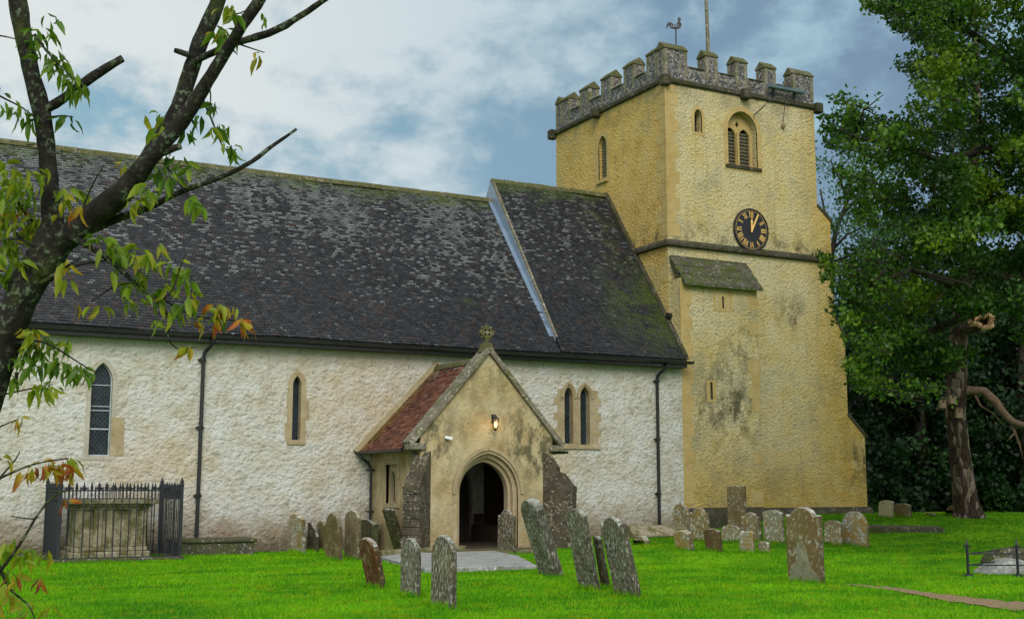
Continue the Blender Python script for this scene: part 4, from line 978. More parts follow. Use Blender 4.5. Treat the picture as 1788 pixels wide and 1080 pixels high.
px_stone(1260, 1294, 917, 948, 1260, 3, 'low', g['lich'], 'low wide pale gravestone at the foot of the tallest one', seed=23)
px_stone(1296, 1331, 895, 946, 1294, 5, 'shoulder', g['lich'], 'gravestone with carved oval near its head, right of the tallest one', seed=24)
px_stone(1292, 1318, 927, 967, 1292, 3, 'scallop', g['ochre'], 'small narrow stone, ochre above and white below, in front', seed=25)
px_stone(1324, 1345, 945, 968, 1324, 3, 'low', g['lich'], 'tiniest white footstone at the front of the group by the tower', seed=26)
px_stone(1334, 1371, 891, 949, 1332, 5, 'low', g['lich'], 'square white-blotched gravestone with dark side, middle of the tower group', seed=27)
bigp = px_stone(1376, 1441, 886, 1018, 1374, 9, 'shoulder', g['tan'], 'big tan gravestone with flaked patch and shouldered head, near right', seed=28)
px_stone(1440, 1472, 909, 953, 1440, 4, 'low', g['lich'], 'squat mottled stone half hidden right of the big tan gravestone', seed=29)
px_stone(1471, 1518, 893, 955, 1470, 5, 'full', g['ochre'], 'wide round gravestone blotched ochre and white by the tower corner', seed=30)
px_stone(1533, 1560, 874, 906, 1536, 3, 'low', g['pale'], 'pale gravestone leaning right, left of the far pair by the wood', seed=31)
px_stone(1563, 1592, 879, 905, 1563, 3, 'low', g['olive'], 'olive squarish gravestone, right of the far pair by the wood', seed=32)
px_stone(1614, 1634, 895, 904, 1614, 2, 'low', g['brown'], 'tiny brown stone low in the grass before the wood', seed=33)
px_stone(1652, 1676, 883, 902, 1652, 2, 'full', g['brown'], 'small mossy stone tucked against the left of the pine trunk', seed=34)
# the big near stone has lost its face low down
f = MB(); hb = bigp.dimensions[2]-.35; wb = bigp.dimensions[1]; tb_ = bigp.dimensions[0]*.0
xs_b = min(v.co.x for v in bigp.data.vertices)-.004
pts_ = [(.47, .0), (.46, .10), (.20, .22), (.12, .42), (.02, .52), (-.14, .53), (-.20, .42), (-.16, .30), (-.40, .20), (-.44, .0)]
f.prism([(-q[0]*wb*.98, q[1]*hb) for q in pts_], (xs_b, 0, .02), Vector((0, 1, 0)), UZ, UX, .012)
pf = f.build('flaked_patch', M['tomb2'], None); pf.parent = bigp
def slab(name, pts, z0, z1, mat, label, cat, bevel=.02, group=None):
    f = MB(); f.prism([(p[0], p[1]) for p in pts], (0, 0, z0), UX, UY, UZ, z1-z0); o = f.build(name, mat, None, bevel=bevel); tag(o, label, cat, group); return o
def gxy(x, y): p = ground(x, y); return (p.x, p.y)
a = [gxy(664, 978), gxy(742, 1000), gxy(937, 993), gxy(905, 976), gxy(860, 968), gxy(745, 968)]
zc = gh(13, 20); slab('ledger_slab', a, zc-.1, zc+.075, M['ledger'], 'broad pale wet ledger slab lying flat between the front gravestones', 'grave slab', .015)
P0, P1 = gxy(668, 975), gxy(815, 965); dx, dy = P1[0]-P0[0], P1[1]-P0[1]
slab('kerb_stone', [P0, (P1[0], P1[1]), (P1[0]-.02, P1[1]+.3), (P0[0]-.02, P0[1]+.3)], gh(*P0)-.1, gh(*P0)+.17, M['tomb'], 'brown stone kerb behind the pale ledger slab', 'kerb', .02)
def low_tomb(name, x0, x1, y0, y1, z1, mat, label, cat='tomb', cover=None):
    z0 = gh((x0+x1)/2, (y0+y1)/2); E_ = empty(name, ((x0+x1)/2, (y0+y1)/2, z0)); tag(E_, label, cat)
    f = MB(); f.box((x0+.05, y0+.05, z0-.3), (x1-.05, y1-.05, z1-.09)); f.build('base', mat, E_, bevel=.02)
    f = MB(); f.box((x0, y0, z1-.09), (x1, y1, z1)); f.build('cover_slab', cover or mat, E_, bevel=.025); return E_
q0, q1 = on_y(300, 950, 29.2), on_y(443, 950, 29.2); low_tomb('low_tomb', q0.x, q1.x, 28.9, 29.85, .33, M['dark'], 'low black mossy tomb against the nave wall right of the railings')
q0, q1 = on_y(645, 950, 29.3), on_y(722, 950, 29.3); low_tomb('low_tomb', q0.x, 11.85-.02, 29.0, 29.8, .66, M['dark'], 'dark low tomb in the corner between nave wall and porch', cover=M['para'])
q0, q1 = on_y(1096, 930, 28.6), on_y(1172, 930, 28.6); zc = gh(19.5, 28.6)
E_ = empty('coffin_slab', (q0.x+.7, 28.8, zc)); tag(E_, 'grey coped coffin-shaped slab by the nave wall left of the tower', 'tomb')
f = MB(); f.prism([(28.3, -.2), (29.2, -.2), (29.2, .1), (28.95, .32), (28.55, .32), (28.3, .1)], (q0.x, 0, zc), UY, UZ, UX, q1.x-q0.x); f.build('cover_slab', M['tomb'], E_, bevel=.02)
f = MB(); f.box((q0.x-.06, 28.22, zc-.3), (q1.x+.06, 29.28, zc+.04)); f.build('base', M['dark'], E_, bevel=.02)
# long ledger near the tower corner
a = [gxy(1500, 931), gxy(1650, 930), gxy(1640, 923), gxy(1560, 920), gxy(1500, 920)]; pz = gh(*a[1])
slab('ledger_slab', a, pz-.05, pz+.15, M['dark'], 'long dark flat slab lying in the grass right of the tower', 'grave slab', .03)

# ================================================================== railed chest tomb
zf = gh(5, 28); fl = on_y(100, 975, 27.6); fr_ = on_y(313, 975, 27.6); X0, X1, Y0, Y1 = fl.x, fr_.x, 27.6, 29.55
CT = empty('chest_tomb', ((X0+X1)/2, 28.6, zf)); tag(CT, 'mossy stone chest tomb with panelled sides inside iron railings', 'tomb')
tl = on_y(118, 900, 28.1); tr_ = on_y(268, 900, 28.1); a0, a1 = tl.x+.08, tr_.x-.06; b0, b1 = 28.1, 29.2; zt = on_y(200, 869, 28.1).z
f = MB(); f.box((a0-.02, b0-.02, zf-.3), (a1+.02, b1+.02, zf+.18)); f.box((a0+.04, b0+.04, zf+.18), (a1-.04, b1-.04, zf+.28)); f.build('base', M['tomb'], CT, bevel=.02)
f = MB(); f.box((a0+.1, b0+.1, zf+.28), (a1-.1, b1-.1, zt-.25))
for k, (u0, u1) in enumerate(((0, .12), (.26, .38), (.44, .52), (.78, .88), (.93, 1.0))):
    q = a0+.08+(a1-a0-.16)*u0; r_ = a0+.08+(a1-a0-.16)*u1; f.box((q, b0+.04, zf+.28), (r_, b0+.12, zt-.25))
f.build('chest', M['tomb'], CT, bevel=.01)
f = MB(); f.box((a0+.02, b0+.02, zt-.25), (a1-.02, b1-.02, zt-.19)); f.box((a0-.04, b0-.04, zt-.19), (a1+.04, b1+.04, zt-.13)); f.box((a0-.14, b0-.14, zt-.13), (a1+.14, b1+.14, zt-.02)); f.build('cover_slab', M['tomb'], CT, bevel=.02)
RL = empty('tomb_railings', ((X0+X1)/2, 28.6, zf)); tag(RL, 'black iron railings with spear finials enclosing the mossy chest tomb', 'railings')
zr = on_y(200, 840, Y0).z; zrail = on_y(200, 856, Y0).z; zmid = zf+.08
def spear(f, x, y, z0, zt, d, fancy):
    f.bar((x, y, z0), (x, y, zt-.05), .020, .020)
    f.add([(x, y, zt), (x, y, zt-.24)] + [Vector((x, y, zt-.14))+Vector(q) for q in ((.03, 0, 0), (0, .03, 0), (-.03, 0, 0), (0, -.03, 0))], [(0, 2, 3), (0, 3, 4), (0, 4, 5), (0, 5, 2), (1, 3, 2), (1, 4, 3), (1, 5, 4), (1, 2, 5)])
    if fancy:
        c = Vector((x, y, zt-.15)); d = Vector(d); n_ = Vector((-d.y, d.x, 0))
        pr = [(-.085, .0), (-.03, .03), (0, .055), (.03, .03), (.085, 0), (.03, -.03), (0, -.055), (-.03, -.03)]; f.prism(pr, c-n_*.008, d, UZ, n_, .016)
def panel(p, q, n, name='railing_panel'):
    f = MB(); p, q = Vector(p), Vector(q); d = (q-p).normalized()
    for i in range(n+1): c = p.lerp(q, i/n); spear(f, c.x, c.y, zf-.1, zr, d, i % 2 == 1)
    for i in range(n): c = p.lerp(q, (i+.5)/n); f.bar((c.x, c.y, zrail-.18), (c.x, c.y, zrail+.08), .016, .016)
    for z in (zrail, zmid): f.bar((p.x, p.y, z), (q.x, q.y, z), .035, .02, up=(0, 0, 1))
    f.bar((p.x, p.y, zrail-.18), (q.x, q.y, zrail-.18), .03, .012); return f.build(name, M['iron'], RL)
panel((X0, Y0, 0), (X1, Y0, 0), 16); panel((X0, Y1, 0), (X1, Y1, 0), 16); panel((X0, Y0+.1, 0), (X0, Y1-.1, 0), 11); panel((X1, Y0+.1, 0), (X1, Y1-.1, 0), 11)
for (x, y) in ((X0, Y0), (X1, Y0), (X0, Y1), (X1, Y1)):
    f = MB(); f.box((x-.035, y-.035, zf-.1), (x+.035, y+.035, zr-.1)); f.lathe((x, y, zr-.1), [(.05, 0), (.055, .03), (.03, .06), (.045, .10), (.02, .16), (.004, .2)], 8); f.build('corner_post', M['iron'], RL)
f = MB()
for a, b in (((X0-.1, Y0-.1), (X1+.1, Y0+.1)), ((X0-.1, Y1-.1), (X1+.1, Y1+.1)), ((X0-.1, Y0+.1), (X0+.1, Y1-.1)), ((X1-.1, Y0+.1), (X1+.1, Y1-.1))): f.box((a[0], a[1], zf-.3), (b[0], b[1], zf+.07))
f.build('kerb', M['dark'], RL, bevel=.015)

# ================================================================== low rails, near right
pA = ground(1691, 1006); pB = ground(1778, 1006); pC = ground(1800, 990); dAB = (pB-pA); pD = pA+dAB*2.1
LR = empty('grave_rails', (pA.x, pA.y, gh(pA.x, pA.y))); tag(LR, 'low rusty iron grave rails with spiked posts at the right edge', 'railings')
pE = pC+dAB*2.1; posts = [pA, pB, pD, pC, pE]; hp = .68
def lowpost(p):
    z = gh(p.x, p.y); f = MB(); f.bar((p.x, p.y, z-.1), (p.x, p.y, z+hp-.14), .034)
    f.add([(p.x, p.y, z+hp), (p.x, p.y, z+hp-.2)]+[Vector((p.x, p.y, z+hp-.12))+Vector(q) for q in ((.035, 0, 0), (0, .035, 0), (-.035, 0, 0), (0, -.035, 0))], [(0, 2, 3), (0, 3, 4), (0, 4, 5), (0, 5, 2), (1, 3, 2), (1, 4, 3), (1, 5, 4), (1, 2, 5)])
    for s_ in (-1, 1): f.bar((p.x, p.y, z+hp-.20), (p.x+s_*.05, p.y-s_*.02, z+hp-.13), .014); f.bar((p.x+s_*.05, p.y-s_*.02, z+hp-.13), (p.x+s_*.055, p.y-s_*.02, z+hp-.19), .012)
    f.lathe((p.x, p.y, z), [(.10, -.05), (.10, .02), (.05, .05)], 8); f.build('post', M['iron'], LR)
for p in posts: lowpost(p)
def lowrail(p, q):
    f = MB()
    for hh in (.40, .20): f.bar((p.x, p.y, gh(p.x, p.y)+hh), (q.x, q.y, gh(q.x, q.y)+hh), .022)
    f.build('rail', M['iron'], LR)
lowrail(pA, pB); lowrail(pB, pD); lowrail(pA, pC); lowrail(pC, pE); lowrail(pD, pE)
pS = ground(1768, 1004)+Vector((.25, .3, 0)); zs_ = gh(pS.x, pS.y); rg = random.Random(3)
KS = empty('stone_grave', (pS.x, pS.y, zs_)); tag(KS, 'broken pale stone grave inside the low iron rails', 'grave')
f = MB(); f.prism([(-.55, 0), (.7, 0), (.45, .18), (.1, .30), (-.12, .26), (-.35, .13)], (pS.x, pS.y-.15, zs_-.02), Vector((.88, -.47, 0)), UZ, Vector((.47, .88, 0)), .8); f.build('cover_slab', M['ledger'], KS, bevel=.03)
f = MB(); f.prism([(-.3, 0), (.8, 0), (.8, .42), (.3, .48), (-.1, .42), (-.3, .25)], (pS.x+.35, pS.y+.4, zs_-.02), Vector((.88, -.47, 0)), UZ, Vector((.47, .88, 0)), .4); f.build('headstone', M['dark'], KS, bevel=.04)

# ================================================================== foliage
def leaf_quads(cen, size, rg, droop=.0, wr=.62):
    """small folded leaf-shaped quads with random facing"""
    n = len(cen); d = rg.normal(size=(n, 3)); d[:, 2] -= droop; d /= np.linalg.norm(d, axis=1)[:, None]
    a = rg.normal(size=(n, 3)); a -= (a*d).sum(1)[:, None]*d; a /= np.linalg.norm(a, axis=1)[:, None]; nn = np.cross(d, a)
    s = (size*rg.uniform(.65, 1.25, n))[:, None]
    V = np.stack([cen-d*s*.5, cen+a*s*wr*.5+nn*s*.12, cen+d*s*.5, cen-a*s*wr*.5+nn*s*.12], 1).reshape(-1, 3)
    return V, np.arange(4*n).reshape(n, 4), np.repeat(rg.random(n), 4)
def clump_points(centers, radii, per, rg, flat=.75):
    out_ = []
    for c, r_ in zip(centers, radii):
        k = max(8, int(per*r_*r_)); q = rg.normal(size=(k, 3)); q /= np.linalg.norm(q, axis=1)[:, None]
        q *= (rg.random(k)**.45)[:, None]*r_*(1+.35*np.sin(q[:, :1]*5+rg.random()*6)*np.cos(q[:, 1:2]*4+rg.random()*6))
        q[:, 2] *= flat; out_.append(q+np.array(c))
    return np.concatenate(out_)
def crown_obj(name, pts, size, mat, parent, seed, droop=0., val=None):
    rg = np.random.default_rng(seed); V, Fq, A = leaf_quads(pts, size, rg, droop)
    # colour varies clump by clump as well as leaf by leaf
    ph = rg.random(3)*9
    cl_ = .5+.5*np.sin(pts[:, 0]*1.3+ph[0])*np.sin(pts[:, 1]*1.1+ph[1])*np.sin(pts[:, 2]*1.6+ph[2])*2.2
    A = np.clip(.45*A+.55*np.repeat(cl_, 4), 0, 1) if val is None else np.clip(A*val[1]+val[0], 0, 1)
    return attr_mesh(name, V, Fq, A, mat, parent)
Lf = dict(
    oak=mat_leaf('oak leaves', [(0, (.009, .032, .004)), (.4, (.032, .095, .006)), (.7, (.085, .185, .009)), (1, (.19, .28, .015))]),  # darkest stop paints crown depth, brightest stop paints lit highlights
    pine=mat_leaf('pine needles', [(0, (.008, .030, .010)), (.6, (.018, .055, .014)), (1, (.035, .070, .018))], .15),
    wood=mat_leaf('woodland leaves', [(0, (.004, .016, .006)), (.6, (.011, .042, .010)), (1, (.040, .100, .020))], .2),  # leaf greens darkened to hold the shade of the dense wood
    ash=mat_leaf('ash leaves', [(0, (.04, .11, .04)), (1, (.10, .20, .07))], .4),
    cherry=mat_leaf('cherry leaves', [(0, (.030, .095, .012)), (.4, (.13, .24, .012)), (.62, (.28, .33, .016)), (.84, (.46, .30, .020)), (.92, (.45, .11, .015)), (1, (.20, .05, .02))], .4),
)
B = dict(cherry=mat_bark('cherry bark', (.007, .006, .005), (.024, .021, .016), (.12, .16, .10), .55, 1.9, 1.4), pine=mat_bark('pine bark', (.020, .012, .008), (.060, .038, .027), la=0, sc=.7, bs=1.2, plates=True),
         dark=mat_bark('dark bark', (.015, .012, .009), (.035, .028, .02), (.06, .07, .04), .3, .8), limb=mat_bark('bare branch bark', (.10, .065, .042), (.18, .12, .08), (.2, .16, .1), 0, .8))

# -- oak on the right: trunk beyond the frame, long limbs reaching to the tower
rg = np.random.default_rng(21)
oakbase = ground(1960, 950); oakbase = O+(oakbase-O)*1.0
ob = O + ray(1955, 930)*27.0; ob = Vector((ob.x, ob.y, gh(ob.x, ob.y)))
OK_ = empty('oak_tree', ob); tag(OK_, 'large green oak whose boughs reach across from the right to the tower', 'tree')
def P3(x, y, d): return O + ray(x, y)*d
top_ = P3(1900, 250, 27)
f = MB(); f.tube([ob-Vector((0, 0, .3)), ob+Vector((-.05, 0, 1.5)), P3(1935, 680, 27), P3(1915, 480, 27), P3(1890, 250, 27), P3(1870, 0, 27), P3(1850, -200, 27)], [.62, .48, .44, .40, .33, .22, .1], 12, wob=.12, seed=3)
f.build('trunk', B['dark'], OK_, smooth=True)
limbs = [[(1915, 500, 27), (1800, 490, 26.5), (1730, 478, 26), (1660, 495, 25.6), (1590, 470, 25.3), (1520, 500, 25)],
         [(1900, 300, 27), (1800, 255, 26.8), (1720, 262, 26.6), (1640, 280, 26.4), (1560, 250, 26), (1490, 240, 25.6)],
         [(1890, 150, 27), (1780, 120, 27.5), (1700, 60, 27.8), (1620, 30, 28), (1540, 20, 28)],
         [(1900, 420, 27), (1800, 400, 28), (1700, 390, 28.6), (1600, 410, 29)],
         [(1920, 520, 27), (1800, 520, 28), (1720, 540, 28), (1640, 570, 27.5), (1560, 610, 27), (1500, 600, 26.5)],
         [(1880, 80, 27), (1830, -60, 27), (1760, -150, 27)]]
for i, L_ in enumerate(limbs):
    f = MB(); n = len(L_); f.tube([P3(*q) for q in L_], [.12*(1-.85*k/(n-1))+.012 for k in range(n)], 7, wob=.2, seed=i)
    for k in range(1, n):
        a = P3(*L_[k]); 
        for j in range(3):
            b = a+Vector(rg.normal(size=3).tolist())*.55; c = b+Vector(rg.normal(size=3).tolist())*.45+Vector((0, 0, .1)); f.tube([a, b, c], [.04, .02, .008], 5)
    f.build('limb', B['dark'], OK_, smooth=True)
oakpoly = [(1512, 5), (1535, 25), (1575, 50), (1598, 75), (1585, 90), (1600, 125), (1570, 145), (1592, 172), (1560, 200), (1548, 218), (1510, 212), (1475, 178), (1450, 168), (1440, 205), (1428, 222), (1450, 255), (1455, 290), (1490, 320), (1478, 345), (1500, 385), (1560, 380), (1600, 380), (1590, 425), (1540, 440), (1500, 430), (1470, 440), (1432, 442), (1432, 462), (1458, 485), (1446, 520), (1466, 560), (1480, 600), (1482, 650), (1500, 668), (1560, 668), (1620, 655), (1650, 665), (1690, 620), (1740, 520), (1760, 560), (1800, 600), (1850, 560), (1900, 540), (1960, 560), (2050, 500), (2150, 300), (2100, -100), (2000, -250), (1700, -250), (1560, -60)]
cen, rad = [], []
gaps = [(1645, 236, 26, 16), (1712, 262, 34, 13), (1735, 415, 22, 14), (1655, 470, 20, 12), (1560, 300, 22, 14), (1760, 150, 18, 14), (1600, 560, 20, 14), (1690, 110, 14, 10), (1755, 560, 26, 20), (1530, 540, 14, 12)]
while len(cen) < 700:
    x, y = rg.uniform(1420, 2160), rg.uniform(-250, 680)
    if not inside((x, y), oakpoly): continue
    dep = 27+rg.normal()*1.7; r_ = rg.uniform(.28, .62)
    # keep whole clumps inside the outline
    rp = r_*F/dep*.6
    ok = all(inside((x+rp*math.cos(a), y+rp*math.sin(a)*.8), oakpoly) for a in (0, 1.05, 2.1, 3.14, 4.2, 5.25))
    if not ok:
        r_ *= .55
        if rg.random() < .25: continue
    if any(((x-g_[0])/g_[2])**2+((y-g_[1])/g_[3])**2 < 2.2 for g_ in gaps): continue
    if 1600 < x < 1790 and 530 < y < 610 and rg.random() < .85: continue
    cen.append(P3(x, y, dep)); rad.append(r_)
pts = clump_points(cen, rad, 950, rg, .7)
crown_obj('crown', pts, .115, Lf['oak'], OK_, 5)
# outlying sprays that make the ragged edge
sp_pts = []; tw = MB()
edge = [(1530, 12), (1556, 40), (1520, 8), (1590, 60), (1582, 118), (1602, 150), (1545, 212), (1500, 206), (1456, 170), (1436, 214), (1450, 250), (1442, 232), (1470, 200), (1462, 296), (1488, 330), (1470, 350), (1500, 376), (1432, 448), (1445, 462), (1450, 500), (1440, 478), (1462, 540), (1472, 590), (1480, 640), (1496, 664), (1530, 672), (1590, 668), (1550, 442), (1500, 425), (1478, 436), (1560, 395)]
for (x, y) in edge:
    for j in range(3):
        dep = 26+rg.normal()*1.2; a = P3(x+rg.normal()*7, y+rg.normal()*7, dep); bdir = (P3(x+45, y+15, dep)-a).normalized()
        b = a+bdir*.9; tw.tube([b, a.lerp(b, .5)+Vector((0, 0, rg.normal()*.05)), a], [.014, .009, .004], 4)
        for k in range(46): tt = rg.random()**1.3*.8; q = a.lerp(b, tt); sp_pts.append(np.array(q)+rg.normal(size=3)*(.05+.14*tt))
crown_obj('crown', np.array(sp_pts), .115, Lf['oak'], OK_, 6); tag(tw.build('twigs', B['dark'], OK_), kind='stuff')

# -- pine with nest boxes
pb = ground(1692, 903); dp = (pb-O).dot(_fw); dp = min(max(dp, 33), 38); pb = P3(1692, 903, dp); pb.z = gh(pb.x, pb.y)
PN = empty('pine_tree', pb); tag(PN, 'tall pine with scaly reddish bark at the edge of the wood', 'tree')
def Q3(x, y, dd=0): return P3(x, y, dp+dd)
sc_ = dp/F
f = MB(); f.tube([pb-Vector((0, 0, .3)), pb+Vector((0, 0, .02)), Q3(1687, 880), Q3(1682, 845), Q3(1674, 780), Q3(1668, 720), Q3(1669, 680), Q3(1672, 600), Q3(1688, 480), Q3(1698, 350), Q3(1704, 200), Q3(1706, 60)], [q*sc_ for q in (30, 27, 21, 19, 17.5, 17, 18, 15, 13, 11, 8, 4)], 14, wob=.10, seed=9)
f.build('trunk', B['pine'], PN, smooth=True)
f = MB(); f.tube([Q3(1668, 690), Q3(1692, 681, -.1), Q3(1718, 682, -.3), Q3(1738, 700, -.5), Q3(1752, 720, -.6), Q3(1768, 736, -.8), Q3(1800, 746, -1), Q3(1850, 775, -1.2)], [q*sc_ for q in (9, 8.5, 8, 7.5, 6.5, 6, 5, 3)], 8, wob=.2, seed=2)
f.tube([Q3(1764, 732, -.7), Q3(1772, 755, -.8), Q3(1780, 775, -.9), Q3(1786, 800, -.9)], [q*sc_ for q in (3.5, 2.5, 1.8, .8)], 5, wob=.2); f.tube([Q3(1700, 684, -.2), Q3(1712, 708, -.3), Q3(1735, 722, -.2), Q3(1752, 742, -.2)], [q*sc_ for q in (3, 2, 1.5, .6)], 5, wob=.2)
f.tube([Q3(1772, 755, -.8), Q3(1764, 764, -.9), Q3(1758, 770, -.9)], [q*sc_ for q in (2, 1.2, .6)], 5)
f.build('bare_limb', B['limb'], PN, smooth=True)
f = MB(); f.tube([Q3(1662, 700), Q3(1650, 706, -.3), Q3(1636, 714, -.5)], [q*sc_ for q in (6, 4, 2)], 6, wob=.2); f.build('stub', B['limb'], PN, smooth=True)
f = MB(); c0 = Q3(1717, 560, -1.6)     # torn hollow end of a limb
for k in range(14):
    a = 2*math.pi*k/14; rr = .27+.05*math.sin(3*a)+random.uniform(-.03, .03); q = c0+Vector((.88*rr*math.cos(a), -.47*rr*math.cos(a), rr*.62*math.sin(a)))
    a2 = 2*math.pi*(k+1.3)/14; q2 = c0+Vector((.88*rr*math.cos(a2), -.47*rr*math.cos(a2), rr*.62*math.sin(a2))); f.tube([q, q2, q2+Vector((.1, .25, 0))], [.085, .075, .04], 6, wob=.3, seed=k)
f.build('torn_limb', M['deadwood'], PN, smooth=True)
f = MB(); f.tube([c0+Vector((.05, .12, 0)), c0+Vector((.3, .8, -.1)), Q3(1690, 560)], [.25, .2, .16], 10, wob=.2); f.build('limb', B['dark'], PN, smooth=True)
cen = [Q3(rg.uniform(1560, 1860), rg.uniform(40, 420), rg.normal()*1.5+1) for _ in range(60)] + [Q3(rg.uniform(1590, 1700), rg.uniform(480, 660), rg.normal()*.8+1.5) for _ in range(14)]
crown_obj('crown', clump_points(cen, rg.uniform(.4, .9, len(cen)), 260, rg, .5), .17, Lf['pine'], PN, 8)
for (x, y, w_, h_, lab) in ((1647, 704, 9, 15, 'grey nest box on the left side of the pine trunk'), (1664, 696, 10, 16, 'brown nest box on the front of the pine trunk, uppermost'), (1676, 720, 10, 17, 'pale slatted nest box on the pine trunk, lowest')):
    c = Q3(x, y, -.62); a_, h2 = w_*sc_/2, h_*sc_/2; E_ = empty('nest_box', c-Vector((0, 0, h2))); E_.rotation_euler = (0, 0, R(-32)); tag(E_, lab, 'nest box', 'nest boxes on the pine')
    I = Matrix.Translation(c) @ Matrix.Rotation(R(-32), 4, 'Z')
    f = MB(); f.box((-a_, 0, -h2), (a_, .22, h2)); f.v = [I @ v for v in f.v]; f.build('body', M['box'], E_)
    f = MB(); f.box((-a_*1.15, -.04, h2), (a_*1.15, .24, h2+.03)); f.v = [I @ v for v in f.v]; f.build('lid', M['wood'], E_)
    f = MB(); f.prism([(.03*math.cos(q*.785), .03*math.sin(q*.785)+h2*.4) for q in range(8)], (0, -.004, 0), UX, UZ, UY, .006); f.v = [I @ v for v in f.v]; f.build('entrance_hole', M['void'], E_)

# -- thin ash behind the tower
ab = P3(1470, 870, 50); ab.z = gh(ab.x, ab.y); AS = empty('ash_tree', ab); tag(AS, 'thin feathery ash showing between the tower and the oak', 'tree')
f = MB(); f.tube([ab, P3(1448, 470, 50), P3(1460, 400, 50), P3(1480, 350, 50), P3(1490, 280, 50)], [.2, .12, .10, .07, .02], 7)
for L_ in ([(1450, 440), (1478, 410), (1510, 395), (1545, 375)], [(1458, 405), (1440, 370), (1432, 330)], [(1470, 375), (1500, 345), (1520, 300)], [(1448, 460), (1500, 440), (1540, 410)], [(1480, 350), (1465, 310), (1450, 280)]):
    f.tube([P3(x, y, 50) for x, y in L_], [.07, .05, .035, .012][:len(L_)], 5)
f.build('trunk', B['dark'], AS, smooth=True)
cen = [P3(rg.uniform(1405, 1570), rg.uniform(255, 500), 50+rg.normal()*1.5) for _ in range(60)]
crown_obj('crown', clump_points(cen, rg.uniform(.5, 1.0, len(cen)), 120, rg, .8), .15, Lf['ash'], AS, 4, droop=.4)

# -- the wood behind
def wood_tree(h, r0, seed, name='woodland_tree'):
    rr = np.random.default_rng(seed); E_ = empty(name, (0, 0, 0)); f = MB()
    f.tube([(0, 0, -.3), (rr.normal()*.1, rr.normal()*.1, h*.4), (rr.normal()*.3, rr.normal()*.3, h*.85)], [.28, .2, .06], 8, wob=.15)
    for k in range(7): a = rr.uniform(0, 6.28); z = h*rr.uniform(.25, .75); f.tube([(0, 0, z), (math.cos(a)*r0*.5, math.sin(a)*r0*.5, z+.5), (math.cos(a)*r0*.9, math.sin(a)*r0*.9, z+.7)], [.09, .06, .02], 5)
    f.build('trunk', B['dark'], E_, smooth=True)
    cen = []; rad = []
    for k in range(75):
        z = rr.uniform(.12, 1)*h; pr = r0*math.sin(min(1, (1.08-z/h)*1.35)*math.pi/2)*(.75+.3*rr.random()); a = rr.uniform(0, 6.28); q = pr*math.sqrt(rr.uniform(.25, 1)); cen.append((math.cos(a)*q, math.sin(a)*q, z)); rad.append(rr.uniform(.5, 1.0))
    crown_obj('crown', clump_points(cen, rad, 150, rr, .7), .24, Lf['wood'], E_, seed); return E_
protos = [wood_tree(9.5, 3.0, 31), wood_tree(11.5, 3.2, 32), wood_tree(8.0, 3.0, 33)]
wl = ['round dark tree in the wood behind the churchyard', 'tall dark tree in the wood behind the churchyard', 'low bushy dark tree in the wood behind the churchyard']
spots = [(1500, 54, 2), (1545, 48, 0), (1590, 51, 1), (1640, 46, 2), (1690, 52, 1), (1735, 46, 0), (1775, 50, 1), (1830, 46, 2), (1880, 50, 0), (1940, 47, 1), (1560, 60, 1), (1650, 60, 0), (1720, 61, 1), (1800, 60, 1), (1880, 62, 0), (1610, 44.5, 2), (1500, 63, 1), (2010, 50, 1), (2080, 48, 0), (2150, 46, 1), (1790, 43, 2), (1460, 68, 2), (1420, 72, 0), (1530, 72, 1)]
used = set()
for i, (x, d, k) in enumerate(spots):
    p = P3(x, 850, d); src = protos[k]
    if k in used:
        o = src.copy(); C.objects.link(o)
        for ch in list(src.children): c = ch.copy(); C.objects.link(c); c.parent = o
    else: o = src; used.add(k)
    o.location = (p.x, p.y, gh(p.x, p.y)); o.rotation_euler = (0, 0, random.uniform(0, 6.28)); sc = random.uniform(.85, 1.1); o.scale = (sc, sc, sc*random.uniform(.9, 1.05)); tag(o, wl[k], 'tree', 'dark trees of the wood, ' + ('round', 'tall', 'low')[k])
cen = []; rad = []
for k in range(260):
    x = rg.uniform(1480, 2150); d = rg.uniform(41.5, 47); p = P3(x, 850, d); cen.append((p.x, p.y, gh(p.x, p.y)+abs(rg.normal())*1.3+.1)); rad.append(rg.uniform(.4, .9))
tag(crown_obj('undergrowth', clump_points(cen, rad, 150, rg, .7), .22, Lf['wood'], None, 77), kind='stuff')

# -- cherry tree close by on the left
CB = P3(-150, 900, 5.2); CB.z = gh(CB.x, CB.y); CT2 = empty('cherry_tree', CB); tag(CT2, 'lichened cherry tree with cut branches and turning leaves close on the left', 'tree')
def K(x, y, d=5.0): return P3(x, y, d)
s5 = 5.0/F
def limb(name, L_, n=12, wob=.16, seed=0, parent=CT2, lumps=True):
    f = MB(); pts = []; rad = []
    L2 = [q if len(q) == 4 else (*q, 5.0) for q in L_]
    for a, b in zip(L2[:-1], L2[1:]):
        m = max(2, int(math.hypot(a[0]-b[0], a[1]-b[1])/14))
        for k in range(m): t_ = k/m; q = [a[i]*(1-t_)+b[i]*t_ for i in range(4)]; pts.append(q); rad.append(q[2]*s5*q[3]/5)
    pts.append(list(L2[-1])); rad.append(L2[-1][2]*s5)
    # smooth
    P_ = [K(q[0], q[1], q[3]) for q in pts]
    for _ in range(3): P_ = [P_[0]]+[(P_[i-1]+P_[i]*2+P_[i+1])/4 for i in range(1, len(P_)-1)]+[P_[-1]]
    f.tube(P_, rad, n, wob=wob, seed=seed)
    return f.build(name, B['cherry'], parent, smooth=True)
f_ = MB(); zb = Vector((CB.x, CB.y, CB.z-.2))
